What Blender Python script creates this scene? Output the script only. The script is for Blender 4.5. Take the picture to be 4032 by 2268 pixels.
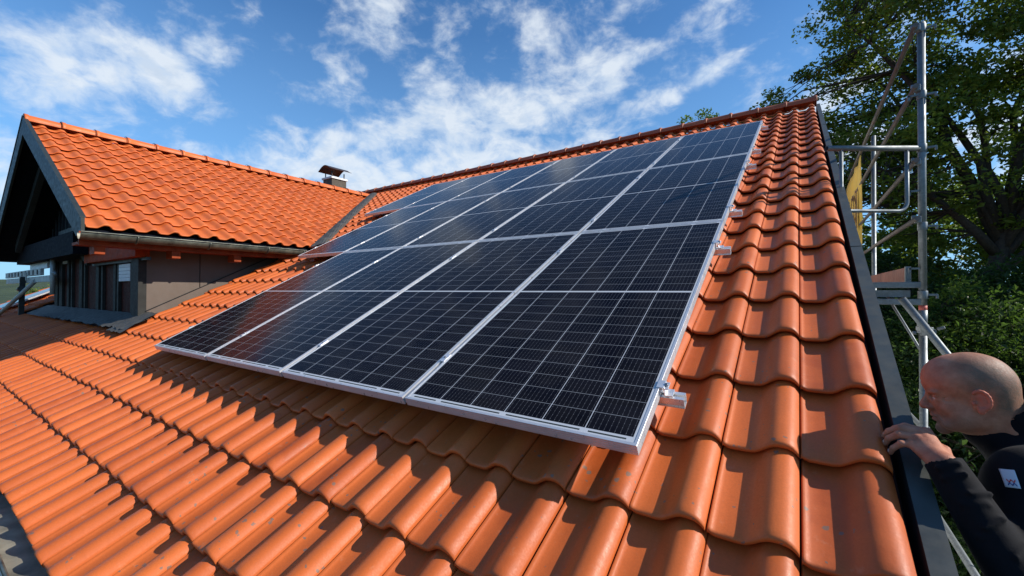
import bpy, bmesh, math, random
import numpy as np
from mathutils import Vector, Matrix

random.seed(7)
rng = np.random.default_rng(7)
for o in list(bpy.data.objects):
    bpy.data.objects.remove(o, do_unlink=True)
sc = bpy.context.scene
col = sc.collection
R = math.radians

# ------------------------------------------------------------------ camera
TH = R(27.5)                                  # pitch of the main roof
CT, ST = math.cos(TH), math.sin(TH)
CAM = Vector((0.412, -1.290, 0.472))
cam_d = bpy.data.cameras.new("camera")
cam_d.sensor_width = 36.0
cam_d.lens = 14.849
cam_d.clip_start = 0.05
cam_d.clip_end = 3000
cam = bpy.data.objects.new("camera", cam_d)
col.objects.link(cam)
rt = Vector((0.82730579, 0.56178, 0.00289)).normalized()
fw = Vector((-0.56174, 0.82725, 0.00960)).normalized()
rt = (rt - fw * rt.dot(fw)).normalized()
up = rt.cross(fw)
M = Matrix.Identity(4)
for i in range(3):
    M[i][0] = rt[i]; M[i][1] = up[i]; M[i][2] = -fw[i]; M[i][3] = CAM[i]
cam.matrix_world = M
sc.camera = cam

# ------------------------------------------------------------------ sun, sky, exposure
SUN = Vector((0.756, 0.310, 0.577)).normalized()
sl = bpy.data.lights.new("sun", 'SUN')
sl.energy = 5.0
sl.angle = R(0.53)
sl.color = (1.0, 0.92, 0.82)
so = bpy.data.objects.new("sun", sl)
so.rotation_euler = SUN.to_track_quat('Z', 'Y').to_euler()
so.location = (8, 3, 8)
col.objects.link(so)
sc.view_settings.view_transform = 'Standard'
sc.view_settings.look = 'None'
sc.view_settings.gamma = 1
sc.view_settings.exposure = 0.20
sc.render.engine = 'CYCLES'

W = bpy.data.worlds.new("World")
sc.world = W
W.use_nodes = True


class NT:
    """tiny helper for building node trees"""
    def __init__(s, nt):
        s.nt = nt; s.n = nt.nodes; s.l = nt.links
        s.n.clear()

    def add(s, t, **k):
        n = s.n.new(t)
        for a, v in k.items():
            setattr(n, a, v)
        return n

    def put(s, sock, v):
        if v is None:
            return
        if isinstance(v, bpy.types.NodeSocket):
            s.l.new(v, sock)
        else:
            sock.default_value = v

    def m(s, op, a, b=None, c=None, clamp=False):
        n = s.add('ShaderNodeMath', operation=op, use_clamp=clamp)
        s.put(n.inputs[0], a); s.put(n.inputs[1], b); s.put(n.inputs[2], c)
        return n.outputs[0]

    def vm(s, op, a, b=None):
        n = s.add('ShaderNodeVectorMath', operation=op)
        s.put(n.inputs[0], a); s.put(n.inputs[1], b)
        return n.outputs['Value'] if op in ('DOT_PRODUCT', 'LENGTH') else n.outputs[0]

    def mix(s, f, a, b, mode='MIX'):
        n = s.add('ShaderNodeMix', data_type='RGBA', blend_type=mode)
        s.put(n.inputs[0], f); s.put(n.inputs[6], a); s.put(n.inputs[7], b)
        return n.outputs[2]

    def noise(s, vec, scale, detail=4, rough=.55, dist=0.0, dim='3D'):
        n = s.add('ShaderNodeTexNoise', noise_dimensions=dim)
        s.put(n.inputs['Vector'], vec)
        n.inputs['Scale'].default_value = scale
        n.inputs['Detail'].default_value = detail
        n.inputs['Roughness'].default_value = rough
        n.inputs['Distortion'].default_value = dist
        return n.outputs[0]

    def ramp(s, f, stops):
        n = s.add('ShaderNodeValToRGB')
        e = n.color_ramp.elements
        while len(e) > 1:
            e.remove(e[-1])
        e[0].position = stops[0][0]; e[0].color = c4(stops[0][1])
        for p, c in stops[1:]:
            q = e.new(p); q.color = c4(c)
        s.put(n.inputs[0], f)
        return n.outputs[0]

    def mr(s, v, a, b, c=0.0, d=1.0, smooth=False):
        n = s.add('ShaderNodeMapRange')
        if smooth:
            n.interpolation_type = 'SMOOTHSTEP'
        s.put(n.inputs[0], v)
        for i, q in enumerate((a, b, c, d)):
            n.inputs[1 + i].default_value = q
        return n.outputs[0]


def c4(c):
    if isinstance(c, (int, float)):
        c = (c, c, c)
    return (c[0], c[1], c[2], 1.0)


w = NT(W.node_tree)
out = w.add('ShaderNodeOutputWorld')
bg = w.add('ShaderNodeBackground')
bg.inputs[1].default_value = 0.112
w.l.new(bg.outputs[0], out.inputs[0])
sky = w.add('ShaderNodeTexSky', sky_type='NISHITA')
sky.sun_disc = False
sky.sun_elevation = math.asin(SUN.z)
sky.sun_rotation = math.atan2(SUN.x, SUN.y)
sky.altitude = 450
sky.air_density = 1.0
sky.dust_density = 0.3
sky.ozone_density = 3.0
tc = w.add('ShaderNodeTexCoord')
D = w.vm('NORMALIZE', tc.outputs['Generated'])
sep = w.add('ShaderNodeSeparateXYZ'); w.l.new(D, sep.inputs[0])
zz = w.m('MAXIMUM', sep.outputs[2], 0.0)
# clouds lie on a layer overhead: direction divided by its height (a flat layer seen in perspective)
den = w.m('ADD', zz, 0.40)
cx = w.m('DIVIDE', sep.outputs[0], den)
cy = w.m('DIVIDE', sep.outputs[1], den)
cmb = w.add('ShaderNodeCombineXYZ'); w.l.new(cx, cmb.inputs[0]); w.l.new(cy, cmb.inputs[1])
P = cmb.outputs[0]
# large masses of cloud, each given by a direction in the sky, a spread along two axes and a tilt


def sky_dir(az_x, el_y):
    v = fw + rt * az_x + Vector((0, 0, 1)) * el_y
    return v.normalized()


def blob(az_x, el_y, su, sv, tilt, k):
    c = sky_dir(az_x, el_y)
    e1 = c.cross(Vector((0, 0, 1))).normalized(); e2 = e1.cross(c).normalized()
    a = e1 * math.cos(tilt) + e2 * math.sin(tilt); b = -e1 * math.sin(tilt) + e2 * math.cos(tilt)
    dc = w.m('MAXIMUM', w.vm('DOT_PRODUCT', D, tuple(c)), 0.05)
    u = w.m('DIVIDE', w.vm('DOT_PRODUCT', D, tuple(a / su)), dc)
    v = w.m('DIVIDE', w.vm('DOT_PRODUCT', D, tuple(b / sv)), dc)
    r2 = w.m('ADD', w.m('MULTIPLY', u, u), w.m('MULTIPLY', v, v))
    return w.m('MULTIPLY', w.m('EXPONENT', w.m('MULTIPLY', r2, -1.0)), k)


BL = [(-1.00, .535, .105, .045, -.06, .80), (-.84, .52, .085, .045, -.35, .75), (-.74, .57, .04, .02, -.3, .35), (-1.10, .47, .07, .03, 0, .35),
      (-.62, .30, .13, .030, -.12, .42), (-.42, .33, .12, .045, -.1, .48), (-.20, .34, .18, .065, .05, .72), (-.32, .24, .20, .05, -.1, .70), (-.05, .27, .22, .08, .1, .85), (-.16, .40, .10, .05, .1, .4),
      (-.43, .62, .05, .10, .1, .42), (-.28, .58, .09, .06, -.4, .48), (-.24, .70, .12, .04, .1, .25), (-.03, .66, .07, .04, .1, .48), (.10, .62, .05, .06, .5, .42),
      (-.06, .46, .12, .045, -.2, .50), (.12, .44, .12, .05, .35, .48), (.24, .52, .10, .05, .5, .42), (.33, .46, .11, .028, .45, .62), (.50, .53, .11, .018, .40, .60),
      (.24, .62, .12, .03, .6, .40), (.66, .41, .11, .016, .38, .75), (.56, .37, .07, .015, .3, .45), (.80, .47, .08, .014, .38, .65), (.88, .58, .05, .012, .45, .45), (.45, .66, .10, .02, .4, .30),
      (.42, .33, .16, .03, .25, .60), (.70, .31, .16, .03, .2, .60), (-1.25, .30, .08, .12, 0, .46), (.15, .27, .14, .04, .3, .5), (1.05, .38, .22, .12, 0, .45)]
acc = None
for b_ in BL:
    q = blob(*b_)
    acc = q if acc is None else w.m('ADD', acc, q)
warp = w.noise(P, 1.3, 3, .5)
wv = w.add('ShaderNodeVectorMath', operation='SCALE')
nz = w.add('ShaderNodeTexNoise'); w.l.new(P, nz.inputs['Vector']); nz.inputs['Scale'].default_value = 5.0
nz.inputs['Detail'].default_value = 3
w.l.new(w.vm('SUBTRACT', nz.outputs['Color'], (.5, .5, .5)), wv.inputs[0]); wv.inputs['Scale'].default_value = 0.10
PW = w.vm('ADD', P, wv.outputs[0])
# stretch the fine structure along the wind
wv2 = w.add('ShaderNodeVectorMath', operation='SCALE'); w.l.new(w.vm('SUBTRACT', nz.outputs['Color'], (.5, .5, .5)), wv2.inputs[0]); wv2.inputs['Scale'].default_value = .06
mp = w.add('ShaderNodeMapping'); w.l.new(w.vm('ADD', D, wv2.outputs[0]), mp.inputs[0])
mp.inputs['Scale'].default_value = (1.0, 1.0, 1.6)
n1 = w.noise(mp.outputs[0], 10.0, 9, .58)
n2 = w.noise(mp.outputs[0], 24, 7, .60)
nn = w.m('ADD', w.m('MULTIPLY', n1, .72), w.m('MULTIPLY', n2, .28))
dens = w.m('ADD', w.m('MULTIPLY', w.m('SUBTRACT', nn, .5), 3.4), w.m('MINIMUM', acc, .72))
of = w.add('ShaderNodeMapping'); w.l.new(mp.outputs[0], of.inputs[0]); of.inputs['Location'].default_value = (.012, .008, .035)
n1b = w.noise(of.outputs[0], 10.0, 6, .58)
lit_ = w.mr(w.m('SUBTRACT', n1, n1b), -.05, .07)
cl = w.mr(dens, .04, 1.05, 0, 1, smooth=True)
thick = w.mr(dens, .70, 1.35, 0, 1)
ccol = w.mix(thick, c4((5.9, 6.7, 7.6)), c4((4.3, 5.0, 6.0)))
nb = w.noise(mp.outputs[0], 6.0, 5, .55)
ccol = w.mix(w.m('MULTIPLY', lit_, .85), ccol, c4((6.7, 7.2, 7.7)))
# thin veil towards the horizon
hz = w.mr(sep.outputs[2], 0.0, .52, .75, 0.0)
cl2 = w.m('MULTIPLY', cl, .87)
skyc = w.mix(1.0, sky.outputs[0], c4((.66, 1.08, 1.36)), 'MULTIPLY')
skyc = w.mix(hz, skyc, c4((2.1, 4.2, 7.0)))
fin = w.mix(cl2, skyc, ccol)
w.l.new(fin, bg.inputs[0])


# ------------------------------------------------------------------ materials
def mat(name):
    m_ = bpy.data.materials.new(name); m_.use_nodes = True
    t = NT(m_.node_tree)
    o_ = t.add('ShaderNodeOutputMaterial'); b_ = t.add('ShaderNodeBsdfPrincipled')
    t.l.new(b_.outputs[0], o_.inputs[0])
    return m_, t, b_


def bump(t, b_, h, strength, dist):
    n = t.add('ShaderNodeBump'); n.inputs['Strength'].default_value = strength
    n.inputs['Distance'].default_value = dist
    t.put(n.inputs['Height'], h)
    t.l.new(n.outputs[0], b_.inputs['Normal'])


def simple(name, c, rough=.6, metal=0.0, var=.25, scale=12, bumpd=0.0, spec=.5, tint=None):
    m_, t, b_ = mat(name)
    g = t.add('ShaderNodeTexCoord').outputs['Object']
    n = t.noise(g, scale, 5, .6)
    a = tuple(x * (1 - var) for x in c); d = tuple(min(1, x * (1 + var)) for x in (tint or c))
    colr = t.mix(t.mr(n, .3, .7), c4(a), c4(d))
    t.put(b_.inputs['Base Color'], colr)
    b_.inputs['Metallic'].default_value = metal
    b_.inputs['Specular IOR Level'].default_value = spec
    n2_ = t.noise(g, scale * 3, 4, .6)
    t.put(b_.inputs['Roughness'], t.mr(n2_, .3, .7, max(.03, rough - .12), min(1, rough + .12)))
    if bumpd:
        bump(t, b_, n2_, .6, bumpd)
    return m_


def terracotta(name, base, dark, light, spot=1.0):
    m_, t, b_ = mat(name)
    g = t.add('ShaderNodeTexCoord').outputs['Object']
    at = t.add('ShaderNodeAttribute', attribute_name='tile_tone')
    sp = t.add('ShaderNodeSeparateColor'); t.l.new(at.outputs['Color'], sp.inputs[0])
    r0 = sp.outputs[0]
    n_big = t.noise(g, 1.1, 3, .5)
    n_mid = t.noise(g, 9, 5, .6)
    n_fine = t.noise(g, 150, 4, .7)
    c = t.mix(r0, c4(dark), c4(light))
    c = t.mix(.22, c, c4(base))
    c = t.mix(t.mr(n_mid, .38, .72, 0, .55), c, c4(tuple(x * 1.22 for x in base)))
    c = t.mix(t.mr(n_big, .4, .7, 0, .3), c, c4(tuple(x * .74 for x in base)))
    c = t.mix(t.mr(n_fine, .35, .7, 0, .26), c, c4(tuple(x * .55 for x in base)))
    # lichen and scuff spots
    vo = t.add('ShaderNodeTexVoronoi'); vo.inputs['Scale'].default_value = 34
    wp = t.add('ShaderNodeVectorMath', operation='SCALE')
    nzz = t.add('ShaderNodeTexNoise'); nzz.inputs['Scale'].default_value = 60; t.l.new(g, nzz.inputs['Vector'])
    t.l.new(t.vm('SUBTRACT', nzz.outputs['Color'], (.5, .5, .5)), wp.inputs[0]); wp.inputs['Scale'].default_value = .02
    t.l.new(t.vm('ADD', g, wp.outputs[0]), vo.inputs['Vector'])
    sz = t.m('SUBTRACT', t.mr(t.noise(g, 3.2, 3, .5), .42, .72, 0, .36), 0.0)
    rnd = t.add('ShaderNodeSeparateColor'); t.l.new(vo.outputs['Color'], rnd.inputs[0])
    keep = t.m('GREATER_THAN', rnd.outputs[0], .5)
    sm = t.m('MULTIPLY', t.m('LESS_THAN', vo.outputs['Distance'], sz), keep)
    sm = t.m('MULTIPLY', sm, .80 * spot)
    c = t.mix(sm, c, c4((.16, .125, .095)))
    # pale lime bloom
    c = t.mix(t.m('MULTIPLY', t.mr(t.noise(g, 22, 6, .75), .60, .74), .22), c, c4((.62, .36, .22)))
    t.put(b_.inputs['Base Color'], c)
    b_.inputs['Specular IOR Level'].default_value = .42
    t.put(b_.inputs['Roughness'], t.m('ADD', t.mr(n_mid, .3, .7, .42, .60), t.mr(n_fine, .3, .7, -.05, .08)))
    h = t.m('ADD', t.m('MULTIPLY', n_fine, .5), t.m('MULTIPLY', t.noise(g, 40, 4, .6), .8))
    bump(t, b_, h, .30, .0022)
    return m_


M_TILE = terracotta("terracotta tile", (.55, .117, .021), (.38, .072, .014), (.66, .155, .030))
M_TILE2 = terracotta("newer terracotta tile", (.62, .140, .028), (.50, .105, .021), (.71, .178, .038), .25)
M_RIDGE = terracotta("ridge terracotta", (.36, .095, .035), (.30, .075, .028), (.42, .12, .045), .6)


def galv(name, c=(.42, .44, .46), rough=.42, metal=.85, rust=0.0):
    m_, t, b_ = mat(name)
    g = t.add('ShaderNodeTexCoord').outputs['Object']
    vo = t.add('ShaderNodeTexVoronoi'); vo.inputs['Scale'].default_value = 70; t.l.new(g, vo.inputs['Vector'])
    s2 = t.add('ShaderNodeSeparateColor'); t.l.new(vo.outputs['Color'], s2.inputs[0])
    n = t.noise(g, 9, 6, .65)
    cc = t.mix(s2.outputs[0], c4(tuple(x * .88 for x in c)), c4(tuple(x * 1.1 for x in c)))
    cc = t.mix(t.mr(n, .45, .72, 0, .6), cc, c4(tuple(x * .55 for x in c)))
    if rust:
        cc = t.mix(t.mr(t.noise(g, 5, 6, .7), .56, .68, 0, rust), cc, c4((.20, .10, .06)))
    t.put(b_.inputs['Base Color'], cc)
    b_.inputs['Metallic'].default_value = metal
    t.put(b_.inputs['Roughness'], t.mr(n, .3, .7, rough - .08, rough + .18))
    bump(t, b_, t.noise(g, 90, 3, .6), .15, .001)
    return m_


M_GALV = galv("galvanised steel", (.20, .225, .235), .48, .6)
M_GALVLIT = galv("sunlit galvanised steel", (.46, .48, .46), .5, .35)  # lighter copy of the steel, sunlight put into its colour
M_GALVOLD = galv("weathered steel tube", (.17, .150, .135), .55, .45, .6)
M_ALU = simple("anodised aluminium", (.78, .785, .79), .32, .6, .05, 14)
M_ALUSIDE = simple("aluminium profile", (.66, .665, .67), .34, .5, .05, 9)
M_BOLT = simple("steel bolt", (.35, .36, .38), .3, .9)
M_BARGE = simple("slate grey sheet metal", (.046, .055, .052), .50, .05, .22, 7, .0006)
M_DARK = simple("dark coated sheet metal", (.030, .038, .040), .5, .2, .3, 6)
M_GUTTER = simple("patinated gutter metal", (.085, .095, .080), .40, .35, .45, 9, .0005, .5, (.13, .14, .11))
M_GUTTERP = simple("gutter inside patina", (.20, .19, .15), .55, .25, .4, 6, .0006, .5, (.27, .25, .19))
M_LEAD = simple("crumpled lead flashing", (.07, .07, .064), .65, .0, .35, 14, .004)
M_WOOD = simple("reddish stained timber", (.26, .048, .014), .6, 0, .35, 10, .001, .15)
M_WOODD = simple("dark brown timber", (.085, .034, .026), .6, 0, .4, 14, .001)
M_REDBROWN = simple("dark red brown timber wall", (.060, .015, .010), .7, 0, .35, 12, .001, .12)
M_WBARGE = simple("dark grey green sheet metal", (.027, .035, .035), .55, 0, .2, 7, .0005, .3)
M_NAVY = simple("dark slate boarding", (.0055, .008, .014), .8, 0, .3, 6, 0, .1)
M_BATTEN = simple("grey green batten metal", (.031, .031, .028), .65, 0, .25, 8, 0, .2)
M_PANELWALL = simple("taupe fibre cement panel", (.132, .100, .078), .75, 0, .10, 2.5, .0006)
M_LOUVRE = simple("white aluminium louvre", (.62, .65, .70), .4, 0, .08, 8)
M_WHITE = simple("white painted plaster", (.72, .72, .70), .7, 0, .08, 5)
M_BLACK = simple("matt black and gap shade", (.010, .010, .011), .85, 0, .2, 5)  # own colour of black parts, and shade painted into gaps and openings
M_DECK = simple("weathered red brown board", (.21, .075, .050), .7, 0, .4, 7, .001)
M_BARK = simple("tree bark", (.050, .038, .028), .9, 0, .4, 16, .012)
M_COWL = simple("dark brown cowl metal", (.055, .032, .026), .38, .5, .35, 9)
M_CHIM = simple("grey brown chimney render", (.085, .07, .052), .8, 0, .25, 9, .002)
M_REDPAINT = simple("worn red paint", (.50, .10, .07), .6, 0, .5, 40)


def leaf_mat(name, a, b):
    m_ = bpy.data.materials.new(name); m_.use_nodes = True
    t = NT(m_.node_tree)
    o_ = t.add('ShaderNodeOutputMaterial')
    b_ = t.add('ShaderNodeBsdfPrincipled'); tr = t.add('ShaderNodeBsdfTranslucent')
    at = t.add('ShaderNodeAttribute', attribute_name='leaf_tone')
    c = t.mix(at.outputs['Fac'], c4(a), c4(b))
    t.put(b_.inputs['Base Color'], c)
    b_.inputs['Roughness'].default_value = .45
    b_.inputs['Specular IOR Level'].default_value = .35
    t.put(tr.inputs[0], t.mix(.5, c, c4((.12, .22, .02))))
    mx = t.add('ShaderNodeMixShader'); mx.inputs[0].default_value = .5
    t.l.new(b_.outputs[0], mx.inputs[1]); t.l.new(tr.outputs[0], mx.inputs[2]); t.l.new(mx.outputs[0], o_.inputs[0])
    return m_


M_LEAF = leaf_mat("oak leaves", (.060, .100, .015), (.29, .35, .045))
M_LEAF2 = leaf_mat("hornbeam leaves", (.055, .12, .020), (.22, .32, .05))
M_LEAF3 = leaf_mat("shrub leaves", (.013, .038, .014), (.055, .105, .026))


# ------------------------------------------------------------------ object helpers
def tag(o, label=None, cat=None, group=None, kind=None):
    if label: o['label'] = label
    if cat: o['category'] = cat
    if group: o['group'] = group
    if kind: o['kind'] = kind
    return o


def empty(name, loc=(0, 0, 0), rot=(0, 0, 0)):
    o = bpy.data.objects.new(name, None)
    o.location = loc; o.rotation_euler = rot
    o.empty_display_size = .2
    col.objects.link(o)
    return o


def np_mesh(name, V, F, mats, parent=None, smooth=False, fm=None, smooth_mask=None):
    """V (n,3) floats, F (m,4) or (m,3) ints or a list of faces"""
    me = bpy.data.meshes.new(name)
    V = np.asarray(V, dtype=np.float32)
    if isinstance(F, np.ndarray):
        k = F.shape[1]
        me.vertices.add(len(V)); me.vertices.foreach_set('co', V.ravel())
        me.loops.add(F.size); me.loops.foreach_set('vertex_index', F.ravel().astype(np.int32))
        me.polygons.add(len(F))
        me.polygons.foreach_set('loop_start', np.arange(0, F.size, k, dtype=np.int32))
        me.polygons.foreach_set('loop_total', np.full(len(F), k, dtype=np.int32))
    else:
        me.from_pydata([tuple(map(float, v)) for v in V], [], [tuple(f) for f in F])
    if not isinstance(mats, (list, tuple)):
        mats = [mats]
    for q in mats:
        me.materials.append(q)
    if fm is not None:
        me.polygons.foreach_set('material_index', np.asarray(fm, dtype=np.int32))
    n = len(me.polygons)
    if smooth_mask is not None:
        me.polygons.foreach_set('use_smooth', np.asarray(smooth_mask, dtype=bool))
    else:
        me.polygons.foreach_set('use_smooth', np.full(n, bool(smooth)))
    me.update(calc_edges=True); me.validate()
    o = bpy.data.objects.new(name, me)
    col.objects.link(o)
    if parent: o.parent = parent
    return o


class MB:
    def __init__(s):
        s.v = []; s.f = []; s.sm = []; s.mi = []; s.cur = 0

    def quad(s, pts, sm=False):
        b = len(s.v); s.v += [tuple(p) for p in pts]
        s.f.append(tuple(range(b, b + len(pts)))); s.sm.append(sm); s.mi.append(s.cur)

    def box(s, c, size, M3=None):
        c = Vector(c); hx, hy, hz = [q / 2 for q in size]
        b = len(s.v)
        for x, y, z in ((-1, -1, -1), (1, -1, -1), (1, 1, -1), (-1, 1, -1), (-1, -1, 1), (1, -1, 1), (1, 1, 1), (-1, 1, 1)):
            p = Vector((x * hx, y * hy, z * hz))
            if M3 is not None: p = M3 @ p
            s.v.append(tuple(c + p))
        for f in ((0, 3, 2, 1), (4, 5, 6, 7), (0, 1, 5, 4), (1, 2, 6, 5), (2, 3, 7, 6), (3, 0, 4, 7)):
            s.f.append(tuple(b + i for i in f)); s.sm.append(False); s.mi.append(s.cur)
        return s

    def prism(s, poly, axis_vec):
        """poly: list of 3D points (planar), extruded by axis_vec"""
        a = Vector(axis_vec); b = len(s.v); n = len(poly)
        s.v += [tuple(p) for p in poly] + [tuple(Vector(p) + a) for p in poly]
        nrm = Vector((0, 0, 0))
        for i in range(n):
            p, q = Vector(poly[i]), Vector(poly[(i + 1) % n]); nrm += p.cross(q)
        fl = nrm.dot(a) > 0
        lo = tuple(range(b, b + n)); hi = tuple(range(b + n, b + 2 * n))
        s.f.append(lo[::-1] if fl else lo); s.f.append(hi if fl else hi[::-1])
        s.sm += [False, False]; s.mi += [s.cur] * 2
        for i in range(n):
            j = (i + 1) % n
            q = (b + i, b + j, b + n + j, b + n + i)
            s.f.append(q if fl else q[::-1]); s.sm.append(False); s.mi.append(s.cur)
        return s

    def tube(s, pts, r, n=12, caps=True, hollow=False):
        pts = [Vector(p) for p in pts]
        rs = r if isinstance(r, (list, tuple)) else [r] * len(pts)
        b = len(s.v)
        ref = None
        for i, p in enumerate(pts):
            if i == 0: d = pts[1] - p
            elif i == len(pts) - 1: d = p - pts[i - 1]
            else: d = (pts[i + 1] - p).normalized() + (p - pts[i - 1]).normalized()
            d.normalize()
            if ref is None:
                ref = Vector((0, 0, 1)) if abs(d.z) < .9 else Vector((1, 0, 0))
                ref = (ref - d * ref.dot(d)).normalized()
            else:
                ref = (ref - d * ref.dot(d)).normalized()
            e = d.cross(ref)
            for k in range(n):
                a = 2 * math.pi * k / n
                s.v.append(tuple(p + (ref * math.cos(a) + e * math.sin(a)) * rs[i]))
        for i in range(len(pts) - 1):
            for k in range(n):
                k2 = (k + 1) % n
                s.f.append((b + i * n + k, b + i * n + k2, b + (i + 1) * n + k2, b + (i + 1) * n + k))
                s.sm.append(True); s.mi.append(s.cur)
        if caps:
            e0 = b + (len(pts) - 1) * n
            s.f.append(tuple(range(b + n - 1, b - 1, -1))); s.f.append(tuple(range(e0, e0 + n)))
            s.sm += [False, False]; s.mi += [s.cur] * 2
        return s

    def ball(s, c, r, n=8, sc_=(1, 1, 1)):
        c = Vector(c); b = len(s.v)
        for i in range(n + 1):
            th = math.pi * i / n
            for k in range(n * 2):
                a = math.pi * k / n
                s.v.append((c.x + r * sc_[0] * math.sin(th) * math.cos(a), c.y + r * sc_[1] * math.sin(th) * math.sin(a), c.z + r * sc_[2] * math.cos(th)))
        m_ = n * 2
        for i in range(n):
            for k in range(m_):
                s.f.append((b + i * m_ + k, b + (i + 1) * m_ + k, b + (i + 1) * m_ + (k + 1) % m_, b + i * m_ + (k + 1) % m_))
                s.sm.append(True); s.mi.append(s.cur)
        return s

    def build(s, name, mats, parent=None, bevel=0.0):
        o = np_mesh(name, np.array(s.v), s.f, mats, parent, fm=s.mi, smooth_mask=s.sm)
        if bevel:
            bv = o.modifiers.new("bevel", 'BEVEL'); bv.width = bevel; bv.segments = 2
            bv.limit_method = 'ANGLE'; bv.angle_limit = R(40)
        return o


def rp(x, y, n=0.0):
    """roof-plane coordinates (along ridge, up the slope, normal) to world"""
    return Vector((x, y * CT - n * ST, y * ST + n * CT))


RM = Matrix(((1, 0, 0), (0, CT, -ST), (0, ST, CT)))


def rbox(mb, x0, x1, y0, y1, n0, n1):
    return mb.box(rp((x0 + x1) / 2, (y0 + y1) / 2, (n0 + n1) / 2), (x1 - x0, y1 - y0, n1 - n0), RM)


# ------------------------------------------------------------------ the roof tiles
TP, TC = 0.2126, 0.3355           # cover width and course length


def tile_profile():
    S = [0.0, .008, .02, .05, .10, .22, .36, .44, .50, .56, .62, .68, .74, .80, .86, .915, .955, .978, .985]
    H = []
    for s_ in S:
        def ss(a, b, x):
            t = min(1, max(0, (x - a) / (b - a))); return t * t * (3 - 2 * t)
        h = .0455 * ss(.38, .73, s_) - .030 * max(0, (s_ - .80) / .185) ** 2.4
        h += .011 * (1 - ss(.012, .085, s_)) - .005 * (1 - ss(0, .012, s_))
        H.append(h)
    S.append(.988); H.append(.002)
    return np.array(S), np.array(H)


def tile_field(name, org, ex, ey, en, cols, rows, mats, parent, keep=None, seed=1, lift=.032, y0=0.0, fine=True, rowclip=None, cut=None):
    """org world point of column 0's left edge at row 0's nose; ex, ey, en unit vectors; keep(i,j) -> bool"""
    r = np.random.default_rng(seed)
    S, H = tile_profile()
    L = [(.060, -.0185), (.005, -.0175), (.0, -.014), (.0, -.006), (.0035, -.0015), (.011, 0.0), (.03, .0004)]
    L += [(.11, 0), (.22, 0), (.33, 0), (.375, -.002)] if fine else [(.17, 0), (.375, -.002)]
    org = np.array(org); ex = np.array(ex); ey = np.array(ey); en = np.array(en)
    nS, nL = len(S), len(L)
    lb = np.array([q[0] for q in L]); ld = np.array([q[1] for q in L])
    crest = H / .0455
    base_h = np.zeros((nL, nS)); base_a = np.zeros((nL, nS)); base_b = np.zeros((nL, nS))
    for i in range(nL):
        hh = H + lift * (1 - lb[i] / TC) + ld[i]
        hh = hh - .004 * np.clip(crest, 0, 1) * math.exp(-max(0, lb[i]) / .014)
        if i <= 1: hh = hh - .006 * np.clip(crest, 0, 1)
        base_h[i] = hh
        base_a[i] = S * TP
        base_b[i] = lb[i] + .004 * np.clip(crest, 0, 1) * (1 if lb[i] < .04 else 0)
    Vs = []; Fs = []; tones = []
    f = []
    for i in range(nL - 1):
        for k in range(nS - 1):
            f.append((i * nS + k, i * nS + k + 1, (i + 1) * nS + k + 1, (i + 1) * nS + k))
    f = np.array(f); cnt = 0
    for j in rows:
        yy = j * TC + r.normal(0, .0012)
        for i in cols:
            if keep and not keep(i, j): continue
            a = base_a + i * TP + r.normal(0, .0012)
            b = base_b + yy + y0 + r.normal(0, .0030)
            skew = r.normal(0, .008); tilt = r.normal(0, .009)
            h = base_h + r.normal(0, .0013) + tilt * (base_a - TP / 2)
            b = b + skew * (base_a - TP / 2)
            if rowclip:
                b = np.minimum(b, rowclip)
            P_ = org + a[..., None] * ex + b[..., None] * ey + h[..., None] * en
            Vs.append(P_.reshape(-1, 3)); Fs.append(f + cnt); cnt += nL * nS
            tones.append(np.full(nL * nS, np.clip(r.normal(.5, .30) - (.35 if r.random() < .05 else 0), 0, 1)))
    V = np.concatenate(Vs); F = np.concatenate(Fs)
    o = np_mesh(name, V, F, mats, parent, smooth=True)
    me = o.data
    ca = me.color_attributes.new('tile_tone', 'FLOAT_COLOR', 'POINT')
    t = np.concatenate(tones); cc = np.stack([t, t, t, np.ones_like(t)], 1)
    ca.data.foreach_set('color', cc.astype(np.float32).ravel())
    if cut:
        bm = bmesh.new(); bm.from_mesh(me)
        for co, no in cut:
            bmesh.ops.bisect_plane(bm, geom=bm.verts[:] + bm.edges[:] + bm.faces[:], plane_co=co, plane_no=no, clear_outer=True)
        bm.to_mesh(me); bm.free()
    # keep sharp the nose edge and the right hand drop
    return o


N0 = -.174                       # level of the tile troughs below the panel tops
YE = -1.125                      # nose of the eaves course
XR = 0.628                       # right hand edge of the last tile column

house = empty("house", (0, 2, -5.2))
tag(house, "nearest house, orange clay tiled roof carrying the solar panels, with a cross gable", "house")


def hp(o):                       # parent to the house keeping world coordinates
    o.parent = house
    o.matrix_parent_inverse = Matrix.Translation(house.location).inverted()
    return o


# wing (cross gable) geometry
WP = R(27.8)
WXR, WZR = -9.75, 3.20           # ridge line (crest level)
WXE = -5.985                     # nose of eaves course
WYF = -0.10                      # front verge
ux = Vector((-math.cos(WP), 0, math.sin(WP)))       # up the wing slope
un = Vector((math.sin(WP), 0, math.cos(WP)))
WZE = WZR - (WXR * -1 + WXE) * math.tan(WP)         # crest height over the eaves line
WALLX = -6.45; WALLY = 0.540


def wing_z(x):                   # crest plane height of the wing at x
    return WZR - abs(x - WXR) * math.tan(WP)


def main_z(y):                   # crest plane of the main roof at world y
    # plane n = -.1
    yy = (y + -.1 * ST) / CT
    return yy * ST - .1 * CT


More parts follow.
